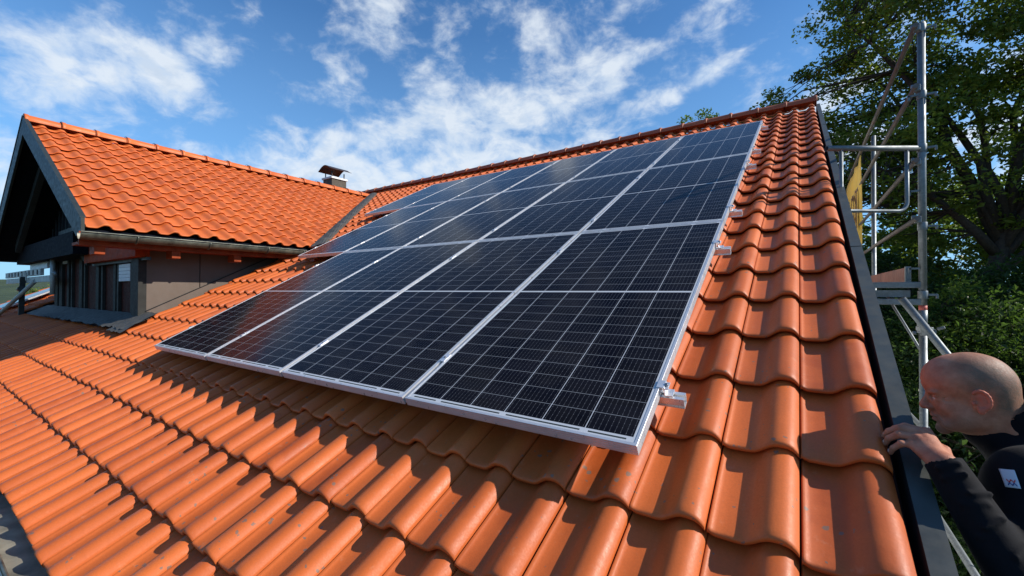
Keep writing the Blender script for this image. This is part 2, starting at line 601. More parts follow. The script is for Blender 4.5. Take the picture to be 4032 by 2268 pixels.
def keep_main(i, j):
    x = XR + (i + .5) * TP
    yc = YE + (j + .5) * TC
    p = rp(x, yc, -.1)
    if p.y > WALLY - .30 and WALLX - 6.9 < x < WALLX + .10:
        # under the wing up to its wall
        if p.y < 2.9 and x < WALLX + .10: return False
    # hidden behind the wing past the valley
    if p.y > 2.3:
        if abs(x - WXR) < 3.9 and wing_z(x) > p.z + .02: return False
    return True


# columns are counted leftwards from the verge (negative i)
tiles = tile_field("roof", rp(XR, YE, N0), (1, 0, 0), (0, CT, ST), (0, -ST, CT), range(-88, 0), range(0, 27),
                   M_TILE, None, keep_main, seed=3, rowclip=7.86 - YE)
hp(tiles)
tag(tiles, "main roof slope of orange interlocking clay tiles with grey spots")
# boarding beneath the tiles
mb = MB()
rbox(mb, -18.1, .60, YE + .06, 7.80, -.30, -.20)
hp(mb.build("roof_boarding", M_WOODD))
# rear slope of the main roof
mb = MB()
ridge_w = rp(0, 7.80, -.17)
for k in range(26):
    pass
sx0, sx1 = -18.1, .63
dz = math.tan(TH)
mb.prism([(sx0, ridge_w.y + .02, ridge_w.z - .02), (sx0, ridge_w.y + 6.5, ridge_w.z - .02 - 6.5 * dz), (sx0, ridge_w.y + 6.5, ridge_w.z - .14 - 6.5 * dz), (sx0, ridge_w.y + .02, ridge_w.z - .14)], (sx1 - sx0, 0, 0))
hp(mb.build("rear_slope", M_TILE2))

# ridge tiles


def ridge_run(p0, p1, n, r0, mat_, name, clip=True, seed=5, drop=.05):
    """overlapping half round tiles from p0 to p1"""
    p0 = Vector(p0); p1 = Vector(p1); d = (p1 - p0); Lg = d.length; d.normalize()
    side = d.cross(Vector((0, 0, 1))).normalized(); upv = side.cross(d)
    r_ = random.Random(seed)
    V = []; F = []; T = []; m_ = 14
    step = Lg / n
    for q in range(n):
        s0 = q * step - .0; s1 = (q + 1) * step + .035
        tone = min(1, max(0, r_.gauss(.5, .25)))
        dj = r_.gauss(0, .002)
        rings = [(s0, r0 * .80, -.004), (s0, r0 * 1.10, 0), (s0 + .012, r0 * 1.13, 0), (s0 + .045, r0 * 1.10, 0), (s0 + .058, r0 * 1.0, 0), ((s0 + s1) / 2, r0 * .97, 0), (s1, r0 * .93, 0)]
        b = len(V)
        for (s_, rr, dd) in rings:
            for k in range(m_ + 1):
                a = math.pi * (k / m_) * 1.10 - math.pi * .05
                ca, sa = math.cos(a), math.sin(a)
                wdt = rr * (1.15 if True else 1)
                V.append(p0 + d * s_ + side * (ca * wdt) + upv * (sa * rr * .88 + dd + dj))
                T.append(tone)
        for i in range(len(rings) - 1):
            for k in range(m_):
                a0 = b + i * (m_ + 1) + k
                F.append((a0, a0 + 1, a0 + m_ + 2, a0 + m_ + 1))
    V = np.array([tuple(v) for v in V])
    o = np_mesh(name, V, np.array(F), mat_, None, smooth=True)
    ca = o.data.color_attributes.new('tile_tone', 'FLOAT_COLOR', 'POINT')
    t = np.array(T); ca.data.foreach_set('color', np.stack([t, t, t, np.ones_like(t)], 1).astype(np.float32).ravel())
    return hp(o)


rz = rp(0, 7.80, -.1)
ridge_run((.66, rz.y, rz.z - .005), (-18.1, rz.y, rz.z - .005), 47, .105, M_RIDGE, "ridge_cap")
mb = MB()
for q in range(47):
    x = .66 - q * (18.76 / 47) - .03
    arc = []
    for k in range(9):
        a = math.pi * (k / 8) * .62 + math.pi * .38
        arc.append((x, rz.y - math.cos(math.pi - a) * -.125 * 1.05, rz.z - .005 + math.sin(a) * .108))
    arc.append((x, rz.y - .150, rz.z - .04)); arc.append((x, rz.y - .165, rz.z - .02))
    mb = MB(); mb.tube([(p[0], p[1], p[2]) for p in arc], .004, 6)
    hp(mb.build("ridge_clip", M_COWL))
ridge_run((WXR, WYF - .03, WZR - .035), (WXR, 6.45, WZR - .035), 16, .115, M_TILE2, "wing_ridge_cap", seed=9)
mb = MB()
for q in range(1, 16):
    y = WYF - .03 + q * (6.48 + .13) / 16.2
    pts = []
    for k in range(9):
        a = math.pi * k / 8
        pts.append((WXR + math.cos(a) * .150, y, WZR - .035 + math.sin(a) * .118))
    mb = MB(); mb.tube(pts, .0035, 6)
    hp(mb.build("wing_ridge_clip", M_COWL))

# verge flashing (bargeboard) of the main roof
mb = MB()
BX0, BX1 = .651, .693
rbox(mb, BX0, BX1, YE - .02, 7.86, -.146, -.140)
rbox(mb, BX1, BX1 + .006, YE - .02, 7.86, -.38, -.140)
hp(mb.build("bargeboard", M_BARGE))
mb = MB()
rbox(mb, BX0, BX0 + .004, YE - .02, 7.86, -.26, -.1462)
hp(mb.build("verge_upstand_shade", M_BLACK))  # black paints the deep shade of the gap beside the tiles
mb = MB()
rbox(mb, .60, BX1 - .004, YE, 7.84, -.30, -.262)
hp(mb.build("verge_board", M_WOODD))
# sheet joints on the verge metal
mb = MB()
for yj in (1.85, 3.85, 5.85):
    mb = MB(); rbox(mb, BX0 - .001, BX1 + .007, yj, yj + .035, -.1398, -.1375)
    hp(mb.build("verge_joint", M_BARGE))

for k in range(13):
    mb = MB(); y_ = YE + .35 + k * .68
    p_ = rp(BX1 + .006, y_, -.19); mb.tube([p_, p_ + Vector((.004, 0, 0))], .009, 10); mb.tube([p_ + Vector((.004, 0, 0)), p_ + Vector((.009, 0, 0))], .005, 6)
    hp(mb.build("verge_screw", M_BOLT))
# eaves gutter of the main roof
nose = rp(0, YE, -.15)


def gutter(x0, x1, yc, zc, r, name, axis='x', sq=1.0, dp=1.0):
    V = []; F = []
    m_ = 16
    prof = []
    for k in range(m_ + 1):
        a = math.pi + math.pi * k / m_
        ca_, sa_ = math.cos(a), math.sin(a)
        prof.append((math.copysign(abs(ca_) ** sq, ca_) * r, math.copysign(abs(sa_) ** sq, sa_) * r * dp))
    bead = [(r + .006 + .008 * math.cos(t), .004 + .008 * math.sin(t)) for t in (math.pi * 1.2, math.pi * 1.6, 0, math.pi * .4, math.pi * .8, math.pi * 1.1)]
    out_ = [(p[0] * 1.02, p[1] * 1.02 - .001) for p in prof]
    ring = prof + bead + out_[::-1]
    n = len(ring)
    for e in (x0, x1):
        for (a, b) in ring:
            V.append((e, yc - a, zc + b) if axis == 'x' else (yc + a, e, zc + b))
    for k in range(n):
        F.append((k, (k + 1) % n, n + (k + 1) % n, n + k))
    o = np_mesh(name, np.array(V), F, [M_GUTTER, M_GUTTERP], None, smooth=True, fm=[1 if k < m_ else 0 for k in range(n)])
    return hp(o)


g = gutter(-18.1, .70, nose.y - .021, nose.z + .017, .072, "gutter", sq=.62, dp=.85)
mb = MB()
x = .3
while x > -18:
    pts = [(x, nose.y - .021 - math.cos(math.pi + math.pi * k / 8) * .080, nose.z + .017 + math.sin(math.pi + math.pi * k / 8) * .088) for k in range(9)]
    mb = MB(); mb.tube(pts[4:], .006, 6)
    hp(mb.build("gutter_bracket", M_DARK))
    x -= .68
mb = MB()
mb.box((-8.7, nose.y + .075, nose.z - .075), (18.8, .03, .16))
hp(mb.build("fascia", M_WOOD))
# walls of the main house
mb = MB()
mb.box((-8.85, -.43, -2.95), (18.3, .30, 4.5))
hp(mb.build("front_wall", M_WHITE))
mb = MB()
yw0, yw1 = -.28, ridge_w.y * 2 - .2
mb.prism([(.30, yw0, -5.2), (.30, yw1, -5.2), (.30, yw1, -.55), (.30, ridge_w.y, ridge_w.z - .25), (.30, yw0, -.55)], (-.3, 0, 0))
hp(mb.build("gable_wall", M_WHITE))

# ------------------------------------------------------------------ the wing (cross gable)
NEG = .060                       # crest above trough
e_org = Vector((WXE, WYF, WZE)) - un * (.0455 + .032)
# valley plane: keep what lies in front of the main roof surface (raised a little so that the tiles stop at the flashing)
vdir = Vector((WXR, 6.40, 0)) - Vector((-5.96, 2.52, 0))
vn = Vector((0, 0, 1)).cross(vdir).normalized()
if vn.y < 0: vn = -vn
vco = Vector((-5.96, 2.52, 0)) - vn * .02
wt = tile_field("wing_roof", e_org, (0, 1, 0), tuple(ux), tuple(un), range(0, 31), range(0, 13), M_TILE2, None, None, seed=11,
                rowclip=4.22, cut=[(tuple(vco), tuple(vn))])
hp(wt)
tag(wt, "bright orange tiled slope of the cross gable facing the panels")
# west slope of the wing, mirrored
ux2 = Vector((math.cos(WP), 0, math.sin(WP))); un2 = Vector((-math.sin(WP), 0, math.cos(WP)))
vn2 = Vector((-vn.x, vn.y, 0))
vco2 = Vector((2 * WXR + 5.96, 2.52, 0)) - vn2 * .02
wt2 = tile_field("wing_rear_slope", Vector((2 * WXR - WXE, WYF + 31 * TP, WZE)) - un2 * .0775, (0, -1, 0), tuple(ux2), tuple(un2),
                 range(0, 31), range(0, 13), M_TILE2, None, None, seed=12, fine=False, rowclip=4.22, cut=[(tuple(vco2), tuple(vn2))])
hp(wt2)
# main roof pieces are cut at the valley by a matching flashing strip
mb = MB()
a0 = Vector((-5.90, 2.46, 0)); a1 = Vector((WXR + .05, 6.42, 0))
nseg = 30
rr = random.Random(4)
wdir = (a1 - a0).normalized(); perp = Vector((wdir.y, -wdir.x, 0))   # towards +x,-y?
if perp.x < 0: perp = -perp
prev = None
for k in range(nseg + 1):
    t = k / nseg
    c = a0 + (a1 - a0) * t
    up_ = .006 + .055 * (k % 2) + rr.random() * .008
    pts = []
    for off, dz_ in ((-.05, .02), (.0, up_), (.06, up_ * 1.1), (.11, up_ * .9), (.150, up_ * .5), (.165, -.03)):
        q = c + perp * off * 1.0
        pts.append(Vector((q.x, q.y, main_z(q.y) + dz_ + .012)))
    if prev:
        for i in range(len(pts) - 1):
            mb.quad([prev[i], prev[i + 1], pts[i + 1], pts[i]], False)
    prev = pts
hp(mb.build("valley_flashing", M_LEAD))
# boarding under the wing tiles
mb = MB()
for sgn in (1, -1):
    E_ = Vector((WXR + sgn * (WXE - WXR), 0, WZE)); T_ = Vector((WXR, 0, WZR))
    dn = Vector((0, 0, -1))
    a = E_ + dn * .105; b = T_ + dn * .105; c = T_ + dn * .17; d = E_ + dn * .17
    sh = Vector((-.06 * sgn, 0, .03))
    mb = MB(); mb.prism([(a + sh).to_tuple()[0:1] + (WYF + .02,) + (a + sh).to_tuple()[2:], (b.x, WYF + .02, b.z), (c.x, WYF + .02, c.z), ((d + sh).x, WYF + .02, (d + sh).z)], (0, 2.75, 0))
    hp(mb.build("wing_roof_boarding", M_NAVY))
mb = MB()
for sgn in (1, -1):                       # closing board further back, above the main roof
    b = Vector((WXR, 0, WZR - .13)); a = Vector((WXR + sgn * 1.6, 0, WZR - .13 - 1.6 * math.tan(WP)))
    mb = MB(); mb.prism([(a.x, 2.6, a.z), (b.x, 2.6, b.z), (b.x, 2.6, b.z - .06), (a.x, 2.6, a.z - .06)], (0, 2.0, 0))
    hp(mb.build("wing_ridge_boarding", M_WOODD))

# barge boards of the wing: dark metal with a cap
for sgn, nm in ((1, "wing_bargeboard"), (-1, "wing_bargeboard")):
    mb = MB()
    half = 3.73
    ax, az = WXR, WZR + .035
    ex_, ez_ = WXR + sgn * half, WZR + .035 - half * math.tan(WP)
    dep = .29
    mb.prism([(ax, -.135, az), (ex_, -.135, ez_), (ex_, -.135, ez_ - .17), (ex_ - sgn * .20, -.135, ez_ - .19), (ax, -.135, az - dep)], (0, .03, 0))
    hp(mb.build(nm, M_WBARGE))
    mb = MB()
    mb.prism([(ax, -.145, az + .012), (ex_, -.145, ez_ + .012), (ex_, -.145, ez_ + .002), (ax, -.145, az + .002)], (0, .05, 0))
    hp(mb.build("wing_barge_cap", M_WBARGE))
# wing eaves gutter
gx = WXE + .075; gz = WZE - .120
g2 = gutter(-.17, 2.30, gx, gz, .072, "wing_gutter", axis='y')
mb = MB()
for y in (.30, 1.02, 1.74, 2.26):
    pts = [(gx + math.cos(math.pi + math.pi * k / 10) * .079, y, gz + math.sin(math.pi + math.pi * k / 10) * .079) for k in range(11)]
    mb = MB(); mb.tube(pts, .009, 8)
    hp(mb.build("wing_gutter_bracket", M_GUTTER))
# fascia and rafters under the wing eaves
mb = MB()
mb.box((WXE - .045, 1.16, WZE - .17), (.035, 2.62, .15))
hp(mb.build("wing_fascia", M_WOOD))
mb = MB()
mb.box((WXE - .19, 1.16, WZE - .222), (.30, 2.62, .03))
hp(mb.build("wing_soffit", M_WOOD))
for y in (.02, .72, 1.42, 2.12):
    mb = MB()
    mb.box((WXE - .15, y, WZE - .285), (.20, .09, .10))
    hp(mb.build("rafter_end", M_WOOD, bevel=.004))
# side wall facing the panels: two fibre cement sheets with a joint
wz0, wz1 = -.25, WZE - .16
mb = MB(); mb.box((WALLX - .06, WALLY + .288, (wz0 + wz1) / 2), (.12, .572, wz1 - wz0)); hp(mb.build("wall_panel", M_PANELWALL))
mb = MB(); mb.box((WALLX - .06, WALLY + 1.40, (wz0 + wz1) / 2 + .3), (.12, 1.63, wz1 - wz0 - .3)); hp(mb.build("wall_panel", M_PANELWALL))
mb = MB(); mb.box((WALLX - .07, WALLY + .58, (wz0 + wz1) / 2), (.11, .012, wz1 - wz0)); hp(mb.build("wall_joint", M_BLACK))
# board running up the wall above the tiles
mb = MB()
p0 = Vector((WALLX + .006, WALLY + .0, main_z(WALLY) + .045)); p1 = Vector((WALLX + .006, 2.3, main_z(2.3) + .045))
mb.prism([p0, p1, p1 - Vector((0, 0, .16)), p0 - Vector((0, 0, .16))], (.010, 0, 0))
hp(mb.build("step_flashing", M_PANELWALL))
mb = MB()
mb.prism([p0 + Vector((.003, 0, .012)), p1 + Vector((.003, 0, .012)), p1 + Vector((.003, 0, 0)), p0 + Vector((.003, 0, 0))], (.012, 0, 0))
hp(mb.build("flashing_joint", M_BLACK))
# front wall below the gable
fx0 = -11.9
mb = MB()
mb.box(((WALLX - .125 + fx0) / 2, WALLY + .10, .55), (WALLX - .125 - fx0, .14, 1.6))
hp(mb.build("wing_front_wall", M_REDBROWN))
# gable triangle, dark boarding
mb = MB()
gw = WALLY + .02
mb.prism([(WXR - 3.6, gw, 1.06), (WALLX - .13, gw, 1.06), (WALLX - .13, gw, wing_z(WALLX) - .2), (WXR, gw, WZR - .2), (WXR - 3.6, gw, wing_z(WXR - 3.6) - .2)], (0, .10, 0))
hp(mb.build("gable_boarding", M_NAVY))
mb = MB()
for k in range(24):                       # cover strips on the dark boarding
    x = WXR - 3.2 + k * .285
    zt = wing_z(x) - .24
    if zt > 1.5:
        mb = MB(); mb.box((x, gw - .008, (1.5 + zt) / 2), (.03, .016, zt - 1.5)); hp(mb.build("boarding_strip", M_DARK))
# dark tie beam across the gable foot and boxed corner
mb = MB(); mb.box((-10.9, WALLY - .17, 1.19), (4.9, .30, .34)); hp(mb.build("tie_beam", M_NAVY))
mb = MB(); mb.box((-9.4, WALLY - .04, 1.52), (3.2, .07, .10)); hp(mb.build("gable_rail", M_DARK))
# inner rafter of the left slope (lighter strip inside the gable)
for sgn in (1, -1):
    mb = MB()
    a = Vector((WXR + sgn * .05, .12, WZR - .30)); b = Vector((WXR + sgn * 2.9, .12, WZR - .30 - 2.85 * math.tan(WP)))
    mb.prism([a, b, b + Vector((0, 0, -.16)), a + Vector((0, 0, -.16))], (0, .08, 0))
    hp(mb.build("gable_rafter", M_DARK))
# header beam over the slatted bay
mb = MB()
mb.box(((-6.30 - 8.72) / 2, WALLY - .08, 1.02), (8.72 - 6.30, .14, .25))
hp(mb.build("header_beam", simple("red stained beam", (.34, .045, .009), .65, 0, .3, 9, .001, .1), bevel=.004))
mb = MB(); mb.box(((-6.24 - 8.7) / 2, WALLY - .035, .875), (2.46, .05, .035)); hp(mb.build("header_trim", M_DARK))
mb = MB()
mb.prism([(-9.55, WALLY - .09, 1.33), (-9.42, WALLY - .09, 1.33), (-8.62, WALLY - .09, .96), (-8.62, WALLY - .09, .86), (-9.55, WALLY - .09, 1.22)], (0, -.05, 0))
hp(mb.build("strut", M_BATTEN))
# vertical battens: (x, half width, top)
for x, hw, top in ((-10.62, .07, 1.32), (-10.35, .035, 1.32), (-9.72, .10, 1.36), (-9.45, .035, 1.2), (-8.68, .08, 1.0), (-8.42, .035, .87),
                   (-7.78, .055, .87), (-7.62, .035, .87), (-7.00, .05, .87), (-6.86, .035, .87), (-11.2, .12, 1.02), (-11.6, .14, 1.02)):
    mb = MB()
    mb.box((x, WALLY + .010, (top + .02) / 2 + .0), (hw * 2, .036, top + .16))
    hp(mb.build("batten", M_BATTEN))
mb = MB(); mb.box((-6.84, WALLY + .0, .43), (.24, .06, .90)); hp(mb.build("corner_panel", M_BATTEN))
mb = MB(); mb.box((-6.585, WALLY - .03, .43), (.265, .10, .90)); hp(mb.build("corner_panel", M_BATTEN))
mb = MB()
for k in range(5):
    mb.box((-7.31, WALLY + .004, .63 + k * .048), (.50, .03, .044))
hp(mb.build("louvre", M_LOUVRE))
mb = MB()
for k in range(6):
    mb.box((-10.86, WALLY + .004, 1.00 + k * .058), (.36, .03, .053))
hp(mb.build("louvre", M_LOUVRE))
# lead apron in front of the wing wall
rr = random.Random(12)
mb = MB(); nx_, ny_ = 60, 8
grid = []
for i in range(nx_ + 1):
    x = -6.02 - i * (6.2 / nx_)
    row = []
    for j in range(ny_ + 1):
        y = WALLY - .02 - j * (.29 / ny_) - (.012 * math.sin(i * .9) + rr.random() * .008) * (j / ny_) ** 2
        wave = .010 * math.sin((x - XR) / TP * 2 * math.pi) * (j / ny_)
        row.append(Vector((x, y, main_z(y) + .022 + wave + rr.random() * .006)))
    grid.append(row)
for i in range(nx_):
    for j in range(ny_):
        mb.quad([grid[i][j], grid[i + 1][j], grid[i + 1][j + 1], grid[i][j + 1]])
hp(mb.build("lead_apron", M_LEAD))
mb = MB()
grid = []
for i in range(11):
    row = []
    for j in range(9):
        x = -5.98 - i * .055; y = WALLY + .0 - j * .045
        row.append(Vector((x + rr.random() * .01, y, main_z(y) + .030 + rr.random() * .016 - .02 * (j / 8) ** 2)))
    grid.append(row)
for i in range(10):
    for j in range(8):
        mb.quad([grid[i][j], grid[i + 1][j], grid[i + 1][j + 1], grid[i][j + 1]])
hp(mb.build("corner_flashing", M_LEAD))

# chimney behind the wing ridge
mb = MB(); mb.box((-10.715, 5.93, 3.13), (.43, .46, 1.10)); ch = hp(mb.build("chimney", M_CHIM, bevel=.006))


def sub(o, par):
    o.parent = par
    o.matrix_parent_inverse = Matrix.Translation(house.location).inverted() if False else Matrix.Identity(4)
    return o


bpy.context.view_layer.update()


def subpart(o, par):
    bpy.context.view_layer.update()
    o.parent = par; o.matrix_parent_inverse = par.matrix_world.inverted()
    return o


mb = MB(); mb.box((-10.715, 5.93, 3.71), (.49, .52, .055)); subpart(mb.build("chimney_slab", M_WHITE, bevel=.004), ch)
mb = MB()
for dx in (-.16, .16):
    for dy in (-.19, .19):
        mb = MB(); mb.box((-10.715 + dx, 5.93 + dy, 3.815), (.022, .022, .16)); subpart(mb.build("cowl_leg", M_COWL), ch)
V = []; F = []
nA = 22
for y in (5.60, 6.26):
    for lay in (0, 1):
        for k in range(nA + 1):
            t = k / nA * 2 - 1
            x = -10.715 + t * .31
            z = 3.91 + .15 * math.cos(t * math.pi * .5) - .012 * lay + .012 * abs(t) ** 6
            if t > .75: z += .02 * (t - .75) * 4
            V.append((x, y, z))
n1_ = nA + 1
for k in range(nA):
    F.append((k, k + 1, 2 * n1_ + k + 1, 2 * n1_ + k)); F.append((n1_ + k, 3 * n1_ + k, 3 * n1_ + k + 1, n1_ + k + 1))
    F.append((k, n1_ + k, n1_ + k + 1, k + 1)); F.append((2 * n1_ + k, 2 * n1_ + k + 1, 3 * n1_ + k + 1, 3 * n1_ + k))
F.append((0, 2 * n1_, 3 * n1_, n1_)); F.append((nA, n1_ + nA, 3 * n1_ + nA, 2 * n1_ + nA))
subpart(np_mesh("cowl", np.array(V), F, M_COWL, None, smooth=False), ch)
tag(ch, "square chimney with white slab and curved dark cowl")

# ------------------------------------------------------------------ solar panels
PW_, PL_, PUc, PVc = 1.040, 2.066, 1.058, 2.080


def cell_material():
    m_, t, b_ = mat("photovoltaic glass")
    uv = t.add('ShaderNodeUVMap', uv_map='metres').outputs[0]
    sp = t.add('ShaderNodeSeparateXYZ'); t.l.new(uv, sp.inputs[0])
    u, v = sp.outputs[0], sp.outputs[1]
    mu, mv = .013, .022
    pu = (PW_ - .024 - 2 * mu + .012) / 6
    u0 = .012 + mu - .006
    cu = t.m('DIVIDE', t.m('SUBTRACT', u, u0), pu)
    fu = t.m('FRACT', cu)
    half = PL_ / 2
    # mirrored halves: distance from the mid line
    dv = t.m('ABSOLUTE', t.m('SUBTRACT', v, half))
    pv = (half - .012 - mv - .008) / 12
    cv = t.m('DIVIDE', t.m('SUBTRACT', dv, .008), pv)
    fv = t.m('FRACT', cv)

    def near(x, hw):            # 1 where |x - edge of the cell| < hw
        return t.m('GREATER_THAN', t.m('ABSOLUTE', t.m('SUBTRACT', x, .5)), .5 - hw)
    colgap = near(fu, .0022 / 2 / pu * 1.25)
    rowgap = near(fv, .0016 / 2 / pv * 1.1)
    mid = t.m('LESS_THAN', dv, .0068)
    edge_u = t.m('MAXIMUM', t.m('LESS_THAN', u, u0 + .002), t.m('GREATER_THAN', u, PW_ - u0 - .002))
    edge_v = t.m('GREATER_THAN', dv, half - .012 - mv)
    fb = t.m('FRACT', t.m('MULTIPLY', fu, 9))
    busb = t.m('LESS_THAN', t.m('ABSOLUTE', t.m('SUBTRACT', fb, .5)), .020)
    # solder pads along the busbars
    fp = t.m('FRACT', t.m('MULTIPLY', fv, 4))
    pad = t.m('MULTIPLY', t.m('LESS_THAN', t.m('ABSOLUTE', t.m('SUBTRACT', fb, .5)), .055), t.m('LESS_THAN', t.m('ABSOLUTE', t.m('SUBTRACT', fp, .5)), .06))
    white = t.m('MAXIMUM', t.m('MAXIMUM', colgap, mid), t.m('MAXIMUM', edge_u, edge_v))
    # dark ribbons in the end margins
    rib = t.m('MULTIPLY', t.m('GREATER_THAN', dv, half - .012 - mv * .62), t.m('LESS_THAN', dv, half - .012 - mv * .30))
    rib = t.m('MULTIPLY', rib, t.m('GREATER_THAN', t.m('ABSOLUTE', t.m('SUBTRACT', t.m('FRACT', t.m('MULTIPLY', cu, .5)), .5)), .045))
    rib = t.m('MULTIPLY', rib, t.m('LESS_THAN', t.m('ABSOLUTE', t.m('SUBTRACT', u, PW_ / 2)), PW_ / 2 - .04))
    cellid = t.add('ShaderNodeCombineXYZ')
    t.l.new(t.m('FLOOR', cu), cellid.inputs[0]); t.l.new(t.m('FLOOR', t.m('MULTIPLY', v, 12 / 1.0)), cellid.inputs[1])
    wn = t.add('ShaderNodeTexWhiteNoise'); t.l.new(cellid.outputs[0], wn.inputs[0])
    cell = t.mix(wn.outputs[0], c4((.0026, .0030, .0066)), c4((.0042, .0048, .0100)))
    c = t.mix(t.m('MULTIPLY', rowgap, .75), cell, c4((.34, .36, .38)))
    c = t.mix(t.m('MAXIMUM', t.m('MULTIPLY', busb, .36), t.m('MULTIPLY', pad, .5)), c, c4((.30, .31, .33)))
    c = t.mix(white, c, c4((.52, .54, .56)))
    c = t.mix(rib, c, c4((.05, .06, .06)))
    g = t.add('ShaderNodeTexCoord').outputs['Object']
    # thin uneven film of dust
    dust = t.mr(t.noise(g, 3.5, 6, .65), .35, .8, .0, .030)
    c = t.mix(dust, c, c4((.55, .50, .44)))
    t.put(b_.inputs['Base Color'], c)
    t.put(b_.inputs['Roughness'], t.mr(t.noise(g, 2.2, 4, .6), .3, .7, .085, .135))
    b_.inputs['IOR'].default_value = 1.45
    b_.inputs['Specular IOR Level'].default_value = .04
    return m_


M_CELL = cell_material()
M_BACK = simple("white backsheet", (.6, .6, .6), .6)


def panel_frame_mesh():
    # cross-section (inset from the outer edge, height) walked from the inner lip over the top and down the ribbed side
    prof = [(.011, -.0020), (.011, .0), (.0006, .0), (0.0, -.0006)]
    for k in range(3):
        z = -.0085 - k * .0095
        prof += [(0.0, z + .0009), (.0010, z + .0004), (.0010, z - .0004), (0.0, z - .0009)]
    prof += [(0.0, -.040), (.026, -.040), (.026, -.0385), (.0016, -.0385), (.0016, -.0035), (.011, -.0035)]
    V = []; F = []
    n = len(prof)
    cor = [(0, 0, 1, 1), (PW_, 0, -1, 1), (PW_, PL_, -1, -1), (0, PL_, 1, -1)]
    for (x, y, sx, sy) in cor:
        for (i, h) in prof:
            V.append((x + sx * i, y + sy * i, h))
    for c_ in range(4):
        d_ = (c_ + 1) % 4
        for k in range(n):
            k2 = (k + 1) % n
            F.append((c_ * n + k, d_ * n + k, d_ * n + k2, c_ * n + k2)[::-1])
    me = bpy.data.meshes.new("panel_frame"); me.from_pydata(V, [], F); me.materials.append(M_ALUSIDE); me.update()
    return me


def glass_mesh():
    x0, x1, y0, y1 = .0105, PW_ - .0105, .0105, PL_ - .0105
    me = bpy.data.meshes.new("cells")
    V = [(x0, y0, -.0016), (x1, y0, -.0016), (x1, y1, -.0016), (x0, y1, -.0016), (x0, y0, -.0065), (x1, y0, -.0065), (x1, y1, -.0065), (x0, y1, -.0065)]
    me.from_pydata(V, [], [(0, 1, 2, 3), (7, 6, 5, 4), (0, 4, 5, 1), (1, 5, 6, 2), (2, 6, 7, 3), (3, 7, 4, 0)])
    uvl = me.uv_layers.new(name='metres')
    for lp in me.loops:
        uvl.data[lp.index].uv = V[lp.vertex_index][:2]
    me.materials.append(M_CELL); me.materials.append(M_BACK)
    for p in me.polygons: p.material_index = 0 if p.index == 0 else 1
    me.update()
    return me


def junction_mesh():
    mb = MB()
    mb.box((.52, PL_ / 2, -.016), (.10, .05, .018))
    o = mb.build("junction_box", M_BLACK); me = o.data; bpy.data.objects.remove(o); return me


ME_F, ME_G, ME_J = panel_frame_mesh(), glass_mesh(), junction_mesh()
ORD = ['rightmost', 'second from the right', 'third from the right', 'fourth from the right', 'fifth from the right', 'leftmost']
ROWN = ['bottom', 'middle', 'top']
NCOL = [4, 5, 6]
for r_ in range(3):
    for c_ in range(NCOL[r_]):
        root = empty("solar_panel", rp(-(c_ * PUc) - PW_ + random.gauss(0, .0012), r_ * PVc + .0 + random.gauss(0, .0015), random.gauss(0, .0006)), (TH + random.gauss(0, .0006), random.gauss(0, .0008), random.gauss(0, .0004)))
        pos = 'leftmost' if c_ == NCOL[r_] - 1 else ORD[c_]
        tag(root, "silver framed black solar panel, %s in the %s row" % (pos, ROWN[r_]), "solar panel", "solar panels in three rows on the roof")
        for nm, me in (("panel_frame", ME_F), ("cells", ME_G), ("junction_box", ME_J)):
            o = bpy.data.objects.new(nm, me); col.objects.link(o); o.parent = root
RAIL_Y = [[.305, 1.68], [2.375, 3.77], [4.45, 5.92]]
UL = ['lower', 'upper']
# rails
for r_ in range(3):
    for k, y in enumerate(RAIL_Y[r_]):
        mb = MB()
        x0 = -(NCOL[r_] * PUc) - .03; x1 = .078
        n1, n0_ = -.0405, -.0805
        yw = .020
        # hollow C profile, open on top
        prof = [(-yw, n1), (-.006, n1), (-.006, n1 - .006), (-.016, n1 - .006), (-.016, n0_ + .003), (.016, n0_ + .003), (.016, n1 - .006), (.006, n1 - .006), (.006, n1), (yw, n1), (yw, n0_ + .012), (yw - .003, n0_ + .010), (yw - .003, n0_ + .004), (yw, n0_), (-yw, n0_), (-yw, n0_ + .004), (-yw + .003, n0_ + .010), (-yw, n0_ + .012)]
        mb.prism([rp(x0, y + a, b) for a, b in prof], (x1 - x0, 0, 0))
        o = mb.build("mounting_rail", M_ALU)
        tag(o, "aluminium %s mounting rail under the %s row of panels" % (UL[k], ROWN[r_]), "mounting rail", "mounting rails under the panels")


def clamp(x, y, end, label, group):
    root = empty("end_clamp" if end else "mid_clamp", rp(x, y, 0), (TH, 0, 0))
    tag(root, label, "clamp", group)
    mb = MB()
    if end:
        s_ = end
        mb.box((s_ * .002, 0, .0022), (.026, .040, .0036))
        mb.box((s_ * .0145, 0, -.0155), (.0035, .040, .037))
        mb.box((s_ * .0285, 0, -.0328), (.026, .040, .0036))
        mb.box((s_ * .022, 0, -.0035), (.015, .040, .0034))
    else:
        mb.box((0, 0, .0024), (.034, .060, .0036))
        mb.box((-.0065, 0, -.016), (.0022, .060, .034)); mb.box((.0065, 0, -.016), (.0022, .060, .034))
    b = mb.build("clamp_body", M_ALU, root, bevel=.0008)
    mb = MB()
    bx = end * .020 if end else 0
    mb.tube([(bx, 0, .002 if not end else -.003), (bx, 0, .0085 if not end else .006)], .0062, 10)
    mb.tube([(bx, 0, .0087 if not end else .0062), (bx, 0, .0092 if not end else .0067)], .0035, 6)
    mb.build("bolt", M_BOLT, root)


